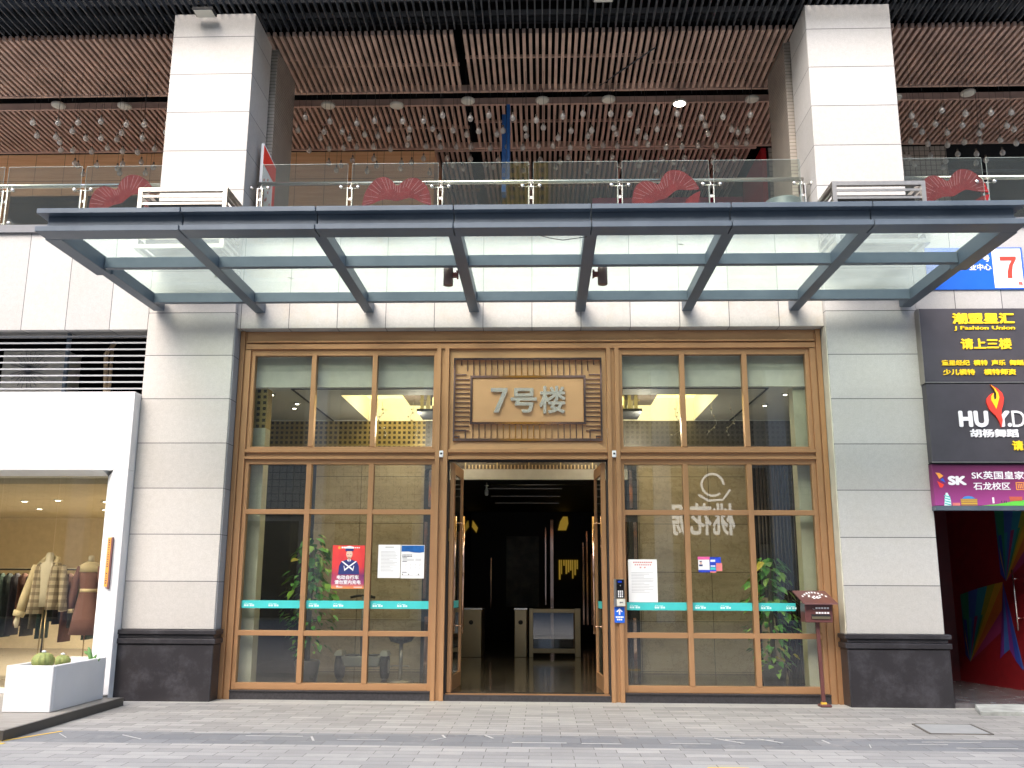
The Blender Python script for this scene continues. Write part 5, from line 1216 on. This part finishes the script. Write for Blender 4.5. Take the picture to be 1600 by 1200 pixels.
k = thing('address_sign', (6.6, -.02, 5.7), 'blue and white building number sign with a big red 7', 'sign')
B(5.75, 7.13, -.022, -.003, 5.715, 6.345).build('sign_face', m_blue, k)
B(6.695, 7.105, -.026, -.0225, 5.735, 6.325).build('white_field', m_whitetxt, k)
MB().prism([(6.80, 6.205), (7.03, 6.205), (7.03, 6.165), (6.975, 6.07), (6.955, 5.97), (6.95, 5.88), (6.885, 5.88), (6.895, 5.98), (6.925, 6.08), (6.965, 6.145), (6.80, 6.145)], -.031, .004).build('numeral', m_red7, k); text('栋', 7.03, 7.09, 5.77, 5.83, -.029, m_red7, k, .002, .01)
text('号', 6.56, 6.66, 6.13, 6.23, -.025, wht, k, .002, .02); text('业中心', 6.36, 6.67, 6.0, 6.10, -.025, wht, k, .002, .02)

# passage
pg = thing('red_passage', (6.6, 1.5, 0), 'deep red passage walls painted with rainbow diamonds under the signs', 'wall')
W0, W1 = Vector((6.95, 2.9)), Vector((7.62, .1))
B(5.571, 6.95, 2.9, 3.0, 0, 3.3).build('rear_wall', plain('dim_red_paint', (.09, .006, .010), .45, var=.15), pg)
MB().hexa([(W0.x, W0.y, 0), (W1.x, W1.y, 0), (W1.x + .2, W1.y, 0), (W0.x + .2, W0.y + .1, 0)], [(W0.x, W0.y, 3.3), (W1.x, W1.y, 3.3), (W1.x + .2, W1.y, 3.3), (W0.x + .2, W0.y + .1, 3.3)]).build('angled_wall', m_redwall, pg)
B(5.571, 7.9, -.0, 3.2, 3.31, 3.42).build('passage_ceiling', m_black, pg); B(7.83, 14, .05, .4, 0, 5.34).build('outer_wall', m_signblack, pg)
B(5.571, 7.6, -.02, 2.9, .001, .06).build('passage_floor', plain('dark_slate_floor', (.10, .095, .10), .25, var=.5, scale=6), pg)
rain = [(.010, .02, .12), (.006, .06, .08), (.010, .09, .05), (.02, .05, .16), (.012, .10, .13), (.12, .12, .012), (.22, .12, .01), (.20, .05, .01), (.12, .015, .05), (.06, .012, .09)]
rm = [plain('rainbow_%d' % i, tuple(min(1, v * 2.2) for v in c), .45) for i, c in enumerate(rain)]
def onwall(s_, z, d=.004):   # s_ 0..1 along the angled wall from W0
    p = W0.lerp(W1, s_); n = Vector((-(W1 - W0).y, (W1 - W0).x)).normalized(); n = n if n.x < 0 else -n
    return Vector((p.x + n.x * d, p.y + n.y * d, z))
def fan(name, s0, s1, z0, z1, flip, plane=None):
    mb = MB(); N = 12
    f = (lambda a, b, d=.004: onwall(s0 + (s1 - s0) * a, z0 + (z1 - z0) * b, d)) if plane is None else (lambda a, b, d=.004: Vector((s0 + (s1 - s0) * a, plane - d, z0 + (z1 - z0) * b)))
    A = (.25, 0) if not flip else (.75, 0)
    A = (.08, .02); T = (.80, 1.)
    left = [(.0, .10), (.0, .45), (.0, .84), (.16, .88), (.34, .92), (.52, .955), (.66, .98), (.8, 1.), (.78, .72), (.74, .45)]
    if flip: A, T = (.25, 0), (1, 1)
    for i in range(9):
        mb.mat((i * 1) % 10); mb.add([f(*A), f(*left[i]), f(*left[i + 1])], [(0, 1, 2)])
    low = [(.08, .02), (.62, .10), (.70, .16), (.80, .22), (.88, .10), (.98, .0), (1., .02)]
    for i in range(6):
        mb.mat((8, 9, 3, 9, 0, 3)[i]); mb.add([f(T[0], T[1], .006), f(*low[i], .006) if i else f(.74, .45, .006), f(*low[i + 1], .006)], [(0, 1, 2)])
    for i in range(1, 7):
        mb.mat((i * 4 + 2) % 10); q = .62; g = lambda r_: (A[0] + (r_[0] - A[0]) * q, A[1] + (r_[1] - A[1]) * q)
        a_, b_ = left[i], (left[i][0] * .5 + left[i + 1][0] * .5, left[i][1] * .5 + left[i + 1][1] * .5)
        mb.add([f(*A, .008), f(*g(a_), .008), f(*g(b_), .008)], [(0, 1, 2)])
    mb.build(name, rm, pg, flip=False)
fan('rainbow_diamond', .06, .50, .35, 1.62, False); fan('rainbow_diamond', .40, .86, 1.60, 2.95, False); fan('rainbow_diamond', 5.75, 6.5, 1.55, 2.9, False, 2.9)
k = thing('door_pull', (7.2, 1.3, .9), 'long steel pull handle on the red passage wall at the photo edge', 'handle')
n = (onwall(.5, 0, .10) - onwall(.5, 0, 0)); a, b = onwall(.53, 1.80, .10), onwall(.53, .92, .10)
MB().tube([a, b], .016, 8).build('handle_bar', m_mirror, k); mb = MB()
for t_ in (.15, .8): p = a.lerp(b, t_); mb.tube([p, p - n], .010, 6)
mb.build('standoff', m_mirror, k)
k = thing('step_slab', (6.4, -.5, 0), 'loose pale stone slab lying at the mouth of the red passage', 'slab')
MB().hexa([(5.62, -.72, .001), (8, -.72, .001), (8, -.05, .001), (5.82, -.1, .001)], [(5.60, -.74, .05), (8, -.74, .05), (8, -.05, .062), (5.83, -.1, .062)]).build('stone_slab', plain('pale_veined_slab', (.42, .44, .42), .4, var=.35, scale=5), k)

# ================================================================== OPPOSITE BUILDING (behind the camera, seen in the glass)
ob = thing('opposite_building', (0, -25, 0), 'beige tiled building across the street reflected in the glazing', 'building')
B(-40, 40, -33, -25.3, 0, 20.5).build('facade_block', plain('beige_render', (.58, .52, .42), .6), ob)
B(-40, 40, -25.29, -25.0, 4.3, 6.6).build('tiled_band', m_opptile, ob)
mb = MB()
for i in range(17): mb.box(-38 + i * 4.75, -37.3 + i * 4.75, -25.0, -24.5, 0, 10.4)
mb.build('pilasters', plain('white_pilaster_render', (.72, .70, .64), .6), ob)
mb = MB()
for i in range(16): mb.box(-36.9 + i * 4.75, -33.7 + i * 4.75, -25.29, -25.2, 7.2, 9.6); mb.box(-36.9 + i * 4.75, -33.7 + i * 4.75, -25.29, -25.2, .1, 4.0)
mb.build('window_band', m_blackgloss, ob)
B(-1.5, .5, -25.29, -24.3, 6.7, 22).build('yellow_panel', m_oppyel, ob)
k = thing('shop_sign', (6, -24.9, 3.3), 'white shop name lettering on the opposite building, reflected mirrored in the right window', 'sign')
B(4.2, 9.4, -24.99, -24.9, 3.1, 6.2).build('sign_board', plain('brown_sign_board', (.10, .07, .05), .5), k)
def back_text(s_, x0, x1, z0, z1, mat, bold):
    o = text(s_, x0, x1, z0, z1, 0, mat, k, .02, bold, mirror=True)
    for v in o.data.vertices: v.co.y += -24.86
back_text('桃花源', 5.3, 8.05, 3.45, 4.75, emit('lit_white_letters', (1, .95, .85), .9), .02)
mb = MB(); mb.tube([(7.2 + .45 * math.cos(a), -24.86, 5.5 + .45 * math.sin(a)) for a in [i * .3 for i in range(19)]], .05, 6); mb.tube([(6.6, -24.86, 5.1), (7.0, -24.86, 4.85), (7.6, -24.86, 4.9), (7.9, -24.86, 5.3)], .05, 6)
mb.build('ring_emblem', bpy.data.materials['lit_white_letters'], k)
